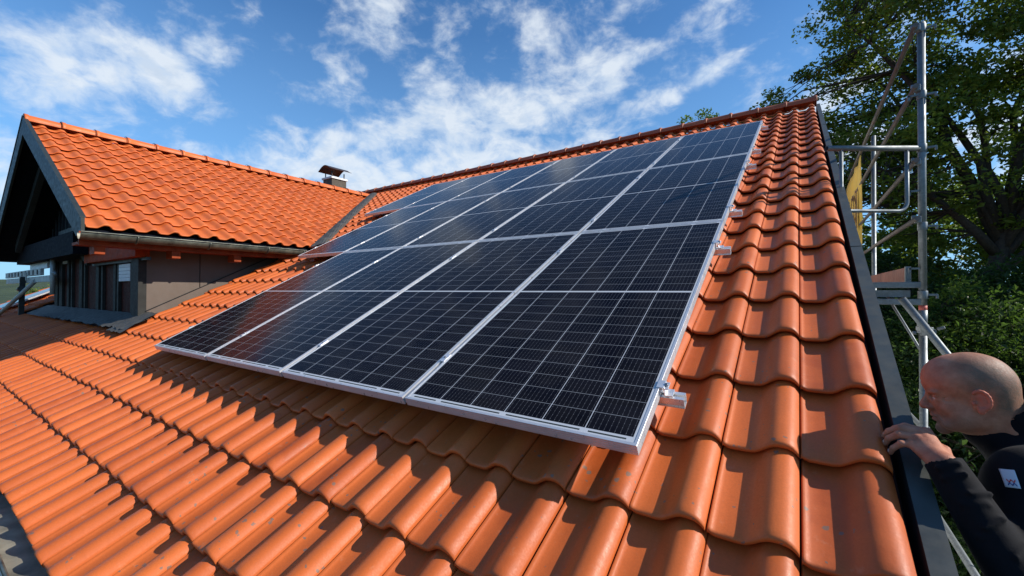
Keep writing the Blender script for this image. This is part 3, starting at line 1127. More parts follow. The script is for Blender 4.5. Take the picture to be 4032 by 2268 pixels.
for r_ in range(3):
    for k, y in enumerate(RAIL_Y[r_]):
        clamp(.0, y, 1, "silver end clamp on the right end of the %s rail, %s row" % (UL[k], ROWN[r_]), "end clamps along the array edges")
        clamp(-(NCOL[r_] - 1) * PUc - PW_, y, -1, "small end clamp on the left end of the %s rail, %s row" % (UL[k], ROWN[r_]), "end clamps along the array edges")
        for c_ in range(1, NCOL[r_]):
            gap = ['first', 'second', 'third', 'fourth', 'fifth'][c_ - 1]
            clamp(-c_ * PUc + .009, y, 0, "mid clamp, %s rail of the %s row, %s gap from the right" % (UL[k], ROWN[r_], gap), "mid clamps in the gaps between panels")
# roof hooks carrying the rails
for r_ in range(3):
    for k, y in enumerate(RAIL_Y[r_]):
        x = -.32; q = 0
        while x > -(NCOL[r_] * PUc) + .1:
            mb = MB()
            j = math.floor((y - YE) / TC); yn = YE + j * TC
            rbox(mb, x - .015, x + .015, y - .004, y + .004, -.132, -.076)
            rbox(mb, x - .015, x + .015, y - .004, y + .12, -.140, -.134)
            o = mb.build("roof_hook", M_ALU)
            tag(o, "metal roof hook under the array holding a mounting rail", "roof hook", "roof hooks hidden under the panels")
            x -= 1.06; q += 1

# far solar array on the left part of the roof
for k in range(4):
    root = empty("solar_panel", rp(-15.75, .17 + k * 1.058, 0.0), (TH, 0, 0))
    names = ['lowest', 'second lowest', 'second highest', 'topmost']
    tag(root, "solar panel mirroring the sky beyond the cross gable, %s there" % names[k], "solar panel", "solar panels of the far array behind the cross gable")
    mb = MB(); mb.box((.5, .52, -.018), (1.06, 1.04, .034)); mb.build("panel_frame", M_ALU, root)
    mb = MB(); mb.box((.5, .52, .0005), (1.03, 1.01, .004))
    o = mb.build("cells", M_CELL, root)
    o.data.uv_layers.new(name='metres')
    for lp in o.data.loops:
        co = o.data.vertices[lp.vertex_index].co; o.data.uv_layers[0].data[lp.index].uv = (co.y, co.x + .6)

# ------------------------------------------------------------------ scaffold on the right
SX = 1.19
scf = empty("scaffold", (SX, 3.1, -5.2))
tag(scf, "galvanised tube scaffold standing beside the right hand verge of the roof", "scaffold")


def sp(o):
    o.parent = scf; o.matrix_parent_inverse = Matrix.Translation(scf.location).inverted(); return o


def tube_obj(name, pts, r, m_=None, n=16, hollow_end=None):
    mb = MB(); mb.tube(pts, r, n)
    if hollow_end is not None:       # black disc paints the shade inside an open end
        p, q = Vector(pts[hollow_end]), Vector(pts[1 if hollow_end == 0 else -2])
        d = (p - q).normalized(); mb.cur = 1
        mb.tube([p + d * .0005, p + d * .0012], r * .84, n)
    return sp(mb.build(name, [m_ or M_GALV, M_BLACK]))


PR = .02415
tube_obj("standard", [(SX, 3.11, -5.2), (SX, 3.11, .34)], PR * 1.0)
tube_obj("standard", [(SX, 3.11, .341), (SX, 3.11, 2.535)], PR * 1.0)
tube_obj("standard", [(SX, 5.61, -5.2), (SX, 5.61, 2.44)], PR)
tube_obj("standard", [(SX + .73, .55, -5.2), (SX + .73, .55, -1.5)], PR)
tube_obj("standard", [(SX, 8.11, -5.2), (SX, 8.11, 2.44)], PR)
mb = MB(); mb.tube([(SX, 3.11, .20), (SX, 3.11, .345)], PR * 1.08, 16); sp(mb.build("standard_collar", M_GALV))
mb = MB(); mb.tube([(SX, 3.11, .335), (SX, 3.11, .38)], PR * 1.03, 16); sp(mb.build("paint_ring", M_REDPAINT))
for z in (2.49, 2.03, 1.47, 1.03):
    ya = 3.02 if z > 1.2 else 3.0
    tube_obj("guardrail", [(1.145, ya, z), (1.145, 8.15, z - .02)], .0180, M_GALVOLD)
    mb = MB(); mb.box((1.160, 3.085, z), (.036, .045, .052)); mb.box((1.135, 3.09, z + .02), (.02, .02, .03)); sp(mb.build("coupler", M_GALV, bevel=.006))
# end guard frame
gd = Vector((-.827, -.562, 0)).normalized()
g0 = Vector((SX, 3.11, 1.575)); gl = g0 + gd * .725
tube_obj("end_guard", [g0, gl + Vector((0, 0, -.004))], .0205, hollow_end=1)
pL = g0 + gd * .615; pR_ = g0 + gd * .115
zb = 1.095
pts = [pR_, Vector((pR_.x, pR_.y, zb + .07))]
for k in range(1, 7):
    a = k / 6 * math.pi / 2
    c0 = Vector((pR_.x, pR_.y, zb + .07)) + gd * .07
    pts.append(c0 + (-gd) * .07 * math.cos(a) + Vector((0, 0, -.07 * math.sin(a))))
cL = Vector((pL.x, pL.y, zb + .07)) - gd * .07
for k in range(0, 7):
    a = k / 6 * math.pi / 2
    pts.append(cL + gd * .07 * math.sin(a) + Vector((0, 0, -.07 * math.cos(a))))
pts.append(pL)
tube_obj("guard_loop", pts, .0135, n=12)
for zc_ in (1.575, 2.49, .46, .98, 1.98):
    mb = MB()
    mb.tube([(SX, 3.11, zc_ - .03), (SX, 3.11, zc_ + .03)], PR * 1.22, 16)
    mb.box((SX + .045, 3.11, zc_), (.075, .018, .016)); mb.box((SX + .078, 3.11, zc_ - .012), (.012, .02, .03))
    sp(mb.build("wedge_head", M_GALV, bevel=.002))
for z in (1.98, 1.25, .66):
    mb = MB(); mb.box((SX - .05, 3.09, z), (.06, .012, .014)); mb.box((SX - .075, 3.09, z - .015), (.014, .012, .035)); sp(mb.build("toe_board_pin", M_GALV))
# transoms and deck of the upper bay
for z in (.535, .405):
    mb = MB(); mb.box((.96, 3.11, z), (.44, .04, .046)); sp(mb.build("transom", M_GALV, bevel=.004))
mb = MB(); mb.box((.95, 4.36, .468), (.34, 2.42, .05)); sp(mb.build("deck", M_DECK, bevel=.003))
mb = MB(); mb.box((.95, 3.145, .468), (.35, .012, .055)); sp(mb.build("deck_end", M_GALV))
mb = MB(); mb.box((1.115, 4.36, .60), (.025, 2.36, .145)); sp(mb.build("toe_board", M_DECK, bevel=.003))
mb = MB(); mb.box((1.115, 3.165, .60), (.034, .03, .16)); sp(mb.build("toe_board_shoe", M_GALV, bevel=.003))
# diagonal tube clamped across the standard, thin brace, lower rails
tube_obj("diagonal_brace", [(1.016, 2.747, .435), (1.80, 2.93, -.822)], .0235, hollow_end=0)
tube_obj("thin_brace", [(1.03, 3.42, .44), (1.30, 3.33, -.17), (1.9, 3.2, -1.5)], .0095)
mb = MB()
mb.tube([(1.155, 2.80, .175), (1.155, 2.80, .235)], .034, 14)
mb.box((1.175, 2.95, .205), (.05, .33, .03)); mb.tube([(1.20, 2.76, .225), (1.235, 2.75, .24)], .011, 8)
mb.tube([(1.10, 2.80, .19), (1.08, 2.80, .19)], .013, 8)
mb.tube([(1.19, 3.11, .17), (1.19, 3.11, .235)], .034, 14)
sp(mb.build("swivel_coupler", M_GALV, bevel=.002))
tube_obj("ledger", [(1.465, .9, -.91), (1.465, 6.4, -.93)], .0240)
tube_obj("ledger", [(1.43, .3, -1.49), (1.43, 6.4, -1.52)], .0240)
mb = MB(); mb.box((1.47, 4.62, -.91), (.06, .07, .07)); sp(mb.build("ledger_coupler", M_GALV, bevel=.008))
mb = MB()
for k in range(2):
    mb = MB(); mb.box((.92 + k * .31, .75, -1.64), (.30, 2.8, .045)); sp(mb.build("lower_deck", M_DECK, bevel=.004))

# yellow banner on the rails
M_BANNER = simple("yellow banner fabric", (.72, .48, .085), .7, 0, .10, 4, .002)
M_BTXT = simple("dark brown banner print", (.16, .07, .03), .7)
V = []; F = []
nb_, mz_ = 30, 14
for i in range(nb_ + 1):
    for j in range(mz_ + 1):
        y = 6.33 + i * .075; z = 1.08 + j * (1.30 / mz_)
        V.append((1.135 + .018 * math.sin(i * .8 + j * .25) * (1 - j / mz_ * .6), y, z + .02 * math.cos(i * .6)))
for i in range(nb_):
    for j in range(mz_):
        a = i * (mz_ + 1) + j; F.append((a, a + 1, a + mz_ + 2, a + mz_ + 1))
bn = np_mesh("banner", np.array(V), F, M_BANNER, None, smooth=True)
sd = bn.modifiers.new("thickness", 'SOLIDIFY'); sd.thickness = .003
tag(bn, "yellow fabric banner with dark lettering tied to the scaffold rails behind the roof verge", "banner")


def stroke(mb, pts, wd):
    for a, b in zip(pts[:-1], pts[1:]):
        a = Vector(a); b = Vector(b); d = (b - a).normalized(); n_ = Vector((0, -d.z, d.y)) * wd / 2; e = d * wd * .2
        mb.prism([a - e - n_, b + e - n_, b + e + n_, a - e + n_], (-.003, 0, 0))


mb = MB()
XB = 1.108
stroke(mb, [(XB, 6.55, 1.42), (XB, 6.55, 1.95)], .07)
stroke(mb, [(XB, 6.74, 1.42), (XB, 6.74, 1.98)], .07)
arc = [(XB, 7.30, 1.50)] + [(XB, 7.13 + .17 * math.cos(a), 1.80 + .15 * math.sin(a)) for a in [0, .5, 1.05, 1.57, 2.1, 2.6, 3.14]] + [(XB, 6.96, 1.44)]
stroke(mb, arc, .07)
stroke(mb, [(XB, 7.30, 1.62), (XB, 6.96, 1.62)], .05)
mb.build("lettering", M_BTXT, bn)

# ------------------------------------------------------------------ scaffold bracket on the left, by the cross gable
s2 = empty("scaffold", (-12, .3, -5.2))
tag(s2, "pale galvanised scaffold beam, tube and brace in front of the slatted gable wall", "scaffold")


def s2p(o):
    o.parent = s2; o.matrix_parent_inverse = Matrix.Translation(s2.location).inverted(); return o


mb = MB(); mb.box((-13.05, .32, .69), (4.95, .05, .115)); s2p(mb.build("beam", M_GALVLIT, bevel=.003))
mb = MB(); mb.box((-13.35, .30, .825), (4.2, .05, .125)); s2p(mb.build("deck_edge", M_GALVLIT, bevel=.003))
mb = MB()
for k in range(9):
    mb = MB(); mb.box((-11.5 - k * .42, .272, .825), (.05, .012, .09)); s2p(mb.build("slot", M_BLACK))
for x in (-12.6, -13.15):
    mb = MB(); mb.box((x, .265, .76), (.035, .02, .17)); s2p(mb.build("hook", M_GALVLIT, bevel=.006))
mb = MB(); mb.box((-12.1, .38, .96), (1.7, .04, .12)); s2p(mb.build("toe_board", M_LOUVRE, bevel=.003))
mb = MB(); mb.tube([(-10.55, .33, .40), (-10.55, .33, 1.06)], .034, 14); s2p(mb.build("standard", M_GALVLIT))
mb = MB(); mb.tube([(-10.55, .33, .78), (-10.12, .30, .78)], .016, 10); mb.tube([(-10.12, .30, .80), (-10.12, .30, .72)], .022, 10); s2p(mb.build("wall_tie", M_GALV))
mb = MB(); mb.tube([(-11.9, .30, .66), (-14.2, .02, -.12)], .036, 14); s2p(mb.build("diagonal_brace", M_GALVLIT))
mb = MB(); mb.box((-12.95, .25, .30), (.075, .08, .92), Matrix.Rotation(R(9), 3, 'Y')); s2p(mb.build("post", M_DARK))
mb = MB(); mb.tube([(-13.2, .25, .50), (-12.75, .22, .52)], .05, 12); s2p(mb.build("post_coupler", M_DARK))
mb = MB(); mb.box((-12.6, .25, -2.8), (.05, .05, 4.9)); s2p(mb.build("support", M_DARK))

# ------------------------------------------------------------------ vegetation


def make_tree(name, loc, label, cat, group, crown, clumps, per, leaf, mat_leaf, seed, trunk_h, trunk_r, spread=.34, limbs=9, droop=.0, min_out=.35, lean=(0, 0)):
    """crown = list of ellipsoids (cx,cy,cz,rx,ry,rz) relative to the base; returns a thing with trunk and crown"""
    r = np.random.default_rng(seed)
    root = empty(name, loc); tag(root, label, cat, group)
    cents = []
    vol = np.array([c[3] * c[4] * c[5] for c in crown]); vol = vol / vol.sum()
    while len(cents) < clumps:
        c = crown[r.choice(len(crown), p=vol)]
        d = r.normal(size=3); d /= np.linalg.norm(d)
        rad = min_out + (1 - min_out) * r.random() ** .55
        p = np.array(c[:3]) + d * np.array(c[3:]) * rad
        cents.append(p)
    cents = np.array(cents)
    # limbs
    mb = MB()
    top = np.array([lean[0], lean[1], trunk_h])
    tp = [np.array([0, 0, 0.]), np.array([lean[0] * .2, lean[1] * .2, trunk_h * .35]), np.array([lean[0] * .6, lean[1] * .6, trunk_h * .7]), top]
    mb.tube(tp, [trunk_r * 1.25, trunk_r, trunk_r * .85, trunk_r * .65], 12)
    nodes = [(top, trunk_r * .6)]
    idx = r.choice(len(cents), min(limbs, len(cents)), replace=False)
    order = np.argsort(-np.linalg.norm(cents[idx] - top, axis=1))
    for q in idx[order]:
        e = cents[q]
        s0 = tp[2] + (top - tp[2]) * r.random()
        pts = [s0]
        for k in range(1, 7):
            t = k / 6
            bend = np.array([0, 0, 1.]) * math.sin(t * math.pi) * .10 * np.linalg.norm(e - s0)
            pts.append(s0 + (e - s0) * t + bend + r.normal(0, .05 * np.linalg.norm(e - s0) * .6, 3) * (1 - t) * t * 2)
        rs = [trunk_r * (.55 - .075 * k) for k in range(7)]
        mb.tube(pts, rs, 8)
        for k in range(1, 7): nodes.append((pts[k], rs[k]))
    nodeP = np.array([n_[0] for n_ in nodes]); nodeR = [n_[1] for n_ in nodes]
    for e in cents:
        d = np.linalg.norm(nodeP - e, axis=1) + .35 * np.maximum(0, nodeP[:, 2] - e[2])
        k = int(np.argmin(d)); s0 = nodeP[k]
        mid = (s0 + e) / 2 + r.normal(0, .06 * np.linalg.norm(e - s0) + .01, 3)
        r0_ = min(nodeR[k] * .6, trunk_r * .16)
        mb.tube([s0, mid, e], [r0_, r0_ * .6, r0_ * .3], 5, caps=False)
    mb.build("trunk", M_BARK, root)
    # leaves
    N = len(cents) * per
    cidx = np.repeat(np.arange(len(cents)), per)
    size_c = spread * (0.6 + .8 * r.random(len(cents)))
    off = r.normal(size=(N, 3)); off /= np.linalg.norm(off, axis=1)[:, None]
    off *= (r.random(N) ** .5)[:, None] * size_c[cidx][:, None] * np.array([1.25, 1.25, .75])
    P_ = cents[cidx] + off
    P_[:, 2] -= droop * np.abs(r.normal(size=N)) * size_c[cidx]
    a = r.normal(size=(N, 3)); a /= np.linalg.norm(a, axis=1)[:, None]
    nrm = r.normal(size=(N, 3)) * .75 + np.array([0, 0, .9]); nrm /= np.linalg.norm(nrm, axis=1)[:, None]
    u = np.cross(a, nrm); u /= np.linalg.norm(u, axis=1)[:, None] + 1e-9
    v = np.cross(nrm, u)
    L_ = leaf * (.65 + .7 * r.random(N)); Wd = L_ * (.42 + .2 * r.random(N))
    fold = nrm * (L_ * .12)[:, None]
    p0 = P_ - u * (L_ / 2)[:, None]; p2 = P_ + u * (L_ / 2)[:, None] - fold
    p1 = P_ + v * (Wd / 2)[:, None] + fold; p3 = P_ - v * (Wd / 2)[:, None] + fold
    V_ = np.stack([p0, p1, p2, p3], 1).reshape(-1, 3)
    F_ = np.arange(N * 4).reshape(-1, 4)
    o = np_mesh("crown", V_, F_, mat_leaf, root, smooth=False)
    tn = np.clip(np.repeat(r.random(len(cents)), per) * .55 + r.random(N) * .45, 0, 1)
    at = o.data.attributes.new('leaf_tone', 'FLOAT', 'POINT')
    at.data.foreach_set('value', np.repeat(tn, 4).astype(np.float32))
    return root


GZ = -5.2
TG = "trees and shrubs behind the scaffold"
make_tree("oak_tree", (3.6, 14.2, GZ), "tall oak with open crown and sky gaps rising behind the scaffold poles", "tree", TG,
          [(.5, 0, 13.4, 3.0, 2.8, 3.6), (-2.9, .5, 11.3, 1.7, 1.4, 1.3), (-1.9, .2, 12.9, 1.3, 1.3, 1.5), (4.6, 0, 12.2, 3.2, 2.8, 4.0), (.6, 0, 9.0, 4.0, 2.8, 2.2), (4.2, 0, 8.2, 3.0, 2.6, 2.2), (-2.0, .3, 9.3, 2.0, 1.5, 1.6)],
          920, 112, .128, M_LEAF, 21, 8.0, .21, .40, 18, min_out=.35, lean=(1.2, 0))
make_tree("hornbeam_tree", (4.2, 11.5, GZ), "light green broad tree low at the right edge of the picture", "tree", TG,
          [(0, 0, 4.4, 1.9, 1.7, 2.3)], 230, 110, .10, M_LEAF3, 22, 2.4, .17, .40, 10)
make_tree("hornbeam_tree", (1.6, 13.6, GZ), "dark green tree low behind the rear scaffold pole", "tree", TG,
          [(0, 0, 4.4, 2.3, 1.8, 3.0)], 240, 110, .11, M_LEAF3, 23, 3.0, .16, .42, 8)
make_tree("hazel_bush", (3.5, 10.2, GZ), "yellow green hazel bush below the big oak", "shrub", TG,
          [(0, 0, 3.6, 1.9, 1.6, 2.4)], 240, 110, .085, M_LEAF2, 24, 1.6, .09, .34, 8)
make_tree("hazel_bush", (2.7, 9.9, GZ), "mid green bush between the two scaffold poles", "shrub", TG,
          [(0, 0, 3.3, 1.7, 1.5, 2.6)], 220, 110, .09, M_LEAF3, 25, 1.6, .09, .34, 8)
make_tree("laurel_bush", (2.7, 7.5, GZ), "dark dense laurel bush behind the man's head", "shrub", TG,
          [(0, 0, 2.1, 2.0, 1.5, 2.2)], 240, 110, .085, M_LEAF3, 26, 1.2, .08, .34, 8)
make_tree("laurel_bush", (2.1, 6.3, GZ), "low dark bush beneath the scaffold between verge and man", "shrub", TG,
          [(0, 0, 1.4, 1.4, 1.3, 1.5)], 150, 110, .085, M_LEAF3, 27, .9, .07, .32, 7)
make_tree("laurel_bush", (3.4, 8.9, GZ), "dark bush at the right picture edge under the light tree", "shrub", TG,
          [(0, 0, 3.0, 2.0, 1.7, 2.8)], 220, 110, .09, M_LEAF3, 28, 1.4, .09, .36, 7)
make_tree("laurel_bush", (1.9, 8.0, GZ), "shaded bush close behind the gable verge", "shrub", TG,
          [(0, 0, 2.1, 1.1, 1.3, 2.2)], 150, 110, .085, M_LEAF3, 29, 1.0, .07, .32, 7)
make_tree("ash_tree", (-2.9, 15.6, GZ), "treetop twigs just showing over the middle of the ridge", "tree", "treetops behind the ridge",
          [(0, 0, 9.75, 1.9, 1.6, 2.55), (-1.9, 0, 9.25, 1.2, 1.2, 2.3), (1.6, 0, 9.7, 1.0, 1.2, 2.1), (-1.7, 0, 10.75, .9, .6, .95), (-.8, 0, 11.1, .7, .6, .9)], 190, 90, .12, M_LEAF2, 31, 6.5, .16, .22, 10, min_out=.6)

# ------------------------------------------------------------------ ground, hills, far landscape
m_, t, b_ = mat("grass and gravel ground")
g = t.add('ShaderNodeTexCoord').outputs['Object']
c = t.mix(t.mr(t.noise(g, .12, 5, .6), .42, .6), c4((.045, .075, .020)), c4((.16, .14, .10)))
c = t.mix(t.mr(t.noise(g, 6, 5, .7), .3, .7, 0, .5), c, c4((.025, .04, .012)))
t.put(b_.inputs['Base Color'], c); b_.inputs['Roughness'].default_value = .9
bump(t, b_, t.noise(g, 9, 5, .7), .8, .05)
M_GROUND = m_
V = []; F = []
gn = 60
for i in range(gn + 1):
    for j in range(gn + 1):
        x = (i / gn - .5) * 2; y = (j / gn - .5) * 2
        X = math.copysign(abs(x) ** 2.2, x) * 1400; Y = math.copysign(abs(y) ** 2.2, y) * 1400
        V.append((X, Y, GZ))
for i in range(gn):
    for j in range(gn):
        a = i * (gn + 1) + j; F.append((a, a + gn + 1, a + gn + 2, a + 1))
gr = np_mesh("ground", np.array(V), F, M_GROUND); tag(gr, kind="structure")
m_, t, b_ = mat("wooded hills")
g = t.add('ShaderNodeTexCoord').outputs['Object']
c = t.mix(t.mr(t.noise(g, .05, 6, .7), .35, .65), c4((.020, .045, .018)), c4((.070, .105, .035)))
t.put(b_.inputs['Base Color'], c); b_.inputs['Roughness'].default_value = .95
bump(t, b_, t.noise(g, .16, 6, .8), 1.0, 3.0)
M_HILL = m_
V = []; F = []
na, nr = 140, 14
for i in range(na + 1):
    a = 2 * math.pi * i / na
    for j in range(nr + 1):
        t_ = j / nr
        rad = 260 + 900 * t_
        h = (14 + 9 * math.sin(a * 3 + 1) + 6 * math.sin(a * 7 + 2) + 3 * math.sin(a * 17)) * math.sin(min(1, t_ * 1.25) * math.pi / 2) * (1 + .8 * t_) * 2.6
        h += rng.normal(0, .8) * (t_ > 0)
        V.append((math.cos(a) * rad, math.sin(a) * rad, GZ - .3 + max(0, h)))
for i in range(na):
    for j in range(nr):
        a = i * (nr + 1) + j; F.append((a, a + 1, a + nr + 2, a + nr + 1))
hl = np_mesh("hills", np.array(V), F, M_HILL, smooth=True); tag(hl, kind="structure")
make_tree("maple_tree", (6.0, 22.0, GZ), "large dark tree mass closing the view behind the oak", "tree", TG,
          [(0, 0, 5.0, 4.5, 3.0, 5.0), (-4, 0, 4.5, 4.0, 2.5, 4.2), (4, -2, 5.0, 4.0, 3.0, 4.8)], 480, 100, .28, M_LEAF, 33, 3.2, .25, .75, 10)
make_tree("maple_tree", (-1.0, 21.0, GZ), "dark tree mass low behind the roof end, left of the oak trunk", "tree", TG,
          [(0, 0, 4.2, 3.0, 2.5, 4.0)], 220, 90, .24, M_LEAF, 34, 2.8, .22, .7, 8)
make_tree("hornbeam_tree", (6.3, 8.1, GZ), "unseen tree added outside the right picture edge to shade the bushes", "tree", TG,  # added out of view for the shade it throws on the bushes
          [(0, 0, 3.6, 2.3, 2.6, 2.9)], 200, 100, .12, M_LEAF2, 35, 2.0, .14, .45, 8)
# garden hedge and neighbour's low roof seen past the left end of the house
nh = empty("house", (-34, 6, GZ)); tag(nh, "distant low house with brown roof seen at the far left under the scaffold beam", "house")
mb = MB(); mb.box((0, 0, 1.5), (9, 8, 3.0)); mb.build("wall", M_WHITE, nh)
mb = MB(); mb.prism([(-5, -4.6, 2.9), (-5, 4.6, 2.9), (-5, 0, 5.0)], (10, 0, 0)); mb.build("roof", M_RIDGE, nh)
for k, (x, y, s_) in enumerate(((-98, 32, 1.0), (-88, 22, .9), (-104, 44, 1.2), (-92, 12, .8))):
    make_tree("broadleaf_tree", (x, y, GZ), ["round distant tree beyond the low house", "small tree in the far left distance nearest the low house", "tallest tree on the far left horizon", "far left tree cut by the picture edge"][k], "tree",
              "trees in the distance at left", [(0, 0, 4.2 * s_, 3.4 * s_, 3.4 * s_, 3.2 * s_)], 70, 60, .42, M_LEAF, 40 + k, 2.2, .2, 1.0, 6)
# ------------------------------------------------------------------ the man


class Field:
    """signed distance field on a rectilinear grid, built from smoothly joined shapes"""
    def __init__(s, xs, ys, zs):
        s.ax = [np.asarray(a, dtype=np.float32) for a in (xs, ys, zs)]
        s.d = np.full([len(a) for a in s.ax], .5, dtype=np.float32)

    def region(s, lo, hi):
        sl = []
        for a, l, h in zip(s.ax, lo, hi):
            i0 = max(0, int(np.searchsorted(a, l)) - 1); i1 = min(len(a), int(np.searchsorted(a, h)) + 1)
            if i1 <= i0: return None, None
            sl.append(slice(i0, i1))
        X, Y, Z = np.meshgrid(*[a[q] for a, q in zip(s.ax, sl)], indexing='ij')
        return tuple(sl), np.stack([X, Y, Z], -1)

    def put(s, sl, d, k, sub=False):
        a = s.d[sl]
        if sub: a, d = -a, d * 1.0
        if k > 0:
            h = np.clip(.5 + .5 * (a - d) / k, 0, 1)
            r = a * (1 - h) + d * h - k * h * (1 - h)
        else:
            r = np.minimum(a, d)
        if sub: r = -r
        s.d[sl] = r.astype(np.float32)

    def cone(s, a, b, ra, rb, k=.01, sub=False):
        a = np.array(a, float); b = np.array(b, float); m_ = max(ra, rb) + k * 1.2 + .012
        sl, P_ = s.region(np.minimum(a, b) - m_, np.maximum(a, b) + m_)
        if sl is None: return
        ab = b - a; t = np.clip(((P_ - a) @ ab) / (ab @ ab + 1e-12), 0, 1)
        d = np.linalg.norm(P_ - a - t[..., None] * ab, axis=-1) - (ra + (rb - ra) * t)
        s.put(sl, d, k, sub)

    def ell(s, c, r, Rm_=None, k=.01, sub=False):
        c = np.array(c, float); r = np.array(r, float); m_ = r.max() + k * 1.2 + .012
        sl, P_ = s.region(c - m_, c + m_)
        if sl is None: return
        q = P_ - c
        if Rm_ is not None: q = q @ Rm_
        n1 = np.linalg.norm(q / r, axis=-1); n2 = np.linalg.norm(q / (r * r), axis=-1) + 1e-6
        s.put(sl, n1 * (n1 - 1) / n2, k, sub)

    def mesh(s):
        d = s.d; inside = d < 0
        nx, ny, nz = d.shape
        cnt = np.zeros((nx - 1, ny - 1, nz - 1), np.float32); acc = np.zeros((nx - 1, ny - 1, nz - 1, 3), np.float32)
        G = [a for a in s.ax]
        for ax in range(3):
            sh0 = [slice(0, n) for n in (nx, ny, nz)]; sh1 = list(sh0)
            sh0[ax] = slice(0, -1); sh1[ax] = slice(1, None)
            d0, d1 = d[tuple(sh0)], d[tuple(sh1)]
            cr = (d0 < 0) != (d1 < 0)
            I = np.argwhere(cr)
            if len(I) == 0: continue
            v0 = d0[cr]; v1 = d1[cr]; t = v0 / (v0 - v1)
            p = np.stack([G[q][I[:, q]] for q in range(3)], 1)
            p[:, ax] += t * (G[ax][I[:, ax] + 1] - G[ax][I[:, ax]])
            o1, o2 = [q for q in range(3) if q != ax]
            for e1 in (0, 1):
                for e2 in (0, 1):
                    J = I.copy(); J[:, o1] -= e1; J[:, o2] -= e2
                    ok = (J >= 0).all(1) & (J[:, 0] < nx - 1) & (J[:, 1] < ny - 1) & (J[:, 2] < nz - 1)
                    np.add.at(cnt, tuple(J[ok].T), 1); np.add.at(acc, tuple(J[ok].T), p[ok])
        idx = np.full(cnt.shape, -1, np.int64); m_ = cnt > 0
        idx[m_] = np.arange(m_.sum()); V = acc[m_] / cnt[m_][:, None]
        Fs = []
        for ax in range(3):
            sh0 = [slice(0, n) for n in (nx, ny, nz)]; sh1 = list(sh0)
            sh0[ax] = slice(0, -1); sh1[ax] = slice(1, None)
            d0, d1 = d[tuple(sh0)], d[tuple(sh1)]
            I = np.argwhere((d0 < 0) != (d1 < 0)); o1, o2 = (ax + 1) % 3, (ax + 2) % 3
            ok = (I[:, o1] > 0) & (I[:, o2] > 0) & (I[:, o1] < d.shape[o1] - 1) & (I[:, o2] < d.shape[o2] - 1)
            I = I[ok]
            fl = d0[tuple(I.T)] < 0
            q = []
            for a_, b_ in ((1, 1), (0, 1), (0, 0), (1, 0)):
                J = I.copy(); J[:, o1] -= a_; J[:, o2] -= b_; q.append(idx[tuple(J.T)])
            f = np.stack(q, 1); f[~fl] = f[~fl][:, ::-1]
            Fs.append(f)
        return V, np.concatenate(Fs)


def axis_grid(lo, hi, fine, step, fstep):
    """coarse steps with a fine stretch"""
    a = [lo]
    while a[-1] < hi:
        x = a[-1]; inside = any(f0 <= x <= f1 for f0, f1 in fine)
        near = min([max(f0 - x, x - f1, 0) for f0, f1 in fine])
        a.append(x + (fstep if inside else min(step, max(fstep, fstep + near * .35))))
    return a


HO = np.array([.818, .456, .171])         # between the ears
hf = np.array([-.975, .03, -.20]); hf /= np.linalg.norm(hf)
hl_ = np.cross([0.02, 0.02, 1], hf); hl_ /= np.linalg.norm(hl_)
hu = np.cross(hf, hl_)
HM = np.stack([hf, hl_, hu], 1)           # columns: forward, left, up


HS = .945


def hw(x, y, z): return HO + HM @ np.array([x, y, z]) * HS


def hell(F_, c, r, k=.012, rot=None, sub=False):
    Rr = HM if rot is None else HM @ rot
    F_.ell(hw(*c), np.array(r) * HS, Rr, k, sub)


def rotz(a):
    c, s = math.cos(a), math.sin(a); return np.array([[c, -s, 0], [s, c, 0], [0, 0, 1]])


def roty(a):
    c, s = math.cos(a), math.sin(a); return np.array([[c, 0, s], [0, 1, 0], [-s, 0, c]])


A_ = lambda x, y, n: np.array(rp(x + .014, y - .004, n - .034))
wrist = A_(.708, .236, -.052)
elbow = np.array([.838, .108, -.215]); shl = np.array([.905, .335, -.002]); shr = np.array([1.03, .66, -.04])
neckb = np.array([.945, .482, .070]); chest = np.array([.99, .50, -.16]); waist = np.array([1.06, .50, -.46]); hip = np.array([1.09, .50, -.66])
elr = np.array([1.10, .78, -.30]); wrr = np.array([1.02, .76, -.54])
legL = [np.array([1.08, .41, -.70]), np.array([1.04, .38, -1.12]), np.array([1.09, .38, -1.54])]
legR = [np.array([1.12, .60, -.70]), np.array([1.09, .63, -1.12]), np.array([1.16, .63, -1.54])]

# ---- body: head, neck, hands, all in one skin
F_ = Field(axis_grid(.56, 1.34, [(.585, .95)], .012, .0026), axis_grid(.0, .92, [(.20, .58)], .012, .0026), axis_grid(-1.66, .36, [(.0, .315)], .014, .0026))
hell(F_, (-.008, 0, .052), (.099, .0765, .086), .0)
hell(F_, (.032, 0, .060), (.064, .066, .064), .02)
hell(F_, (-.050, 0, .028), (.056, .062, .060), .02)
hell(F_, (.030, 0, -.030), (.058, .060, .066), .022)          # mid face
hell(F_, (.056, 0, .006), (.036, .052, .040), .015)
for s in (1, -1):
    hell(F_, (.052, s * .036, -.018), (.028, .022, .020), .014)   # cheek bones
    hell(F_, (.018, s * .050, -.052), (.038, .016, .026), .018)   # jaw angle
    hell(F_, (.045, s * .038, -.070), (.036, .016, .018), .016)   # jaw line
    hell(F_, (.077, s * .031, .031), (.014, .023, .0085), .010)   # brow
hell(F_, (.062, 0, -.062), (.030, .032, .030), .016)          # mouth block
hell(F_, (.076, 0, -.088), (.019, .023, .017), .012)          # chin
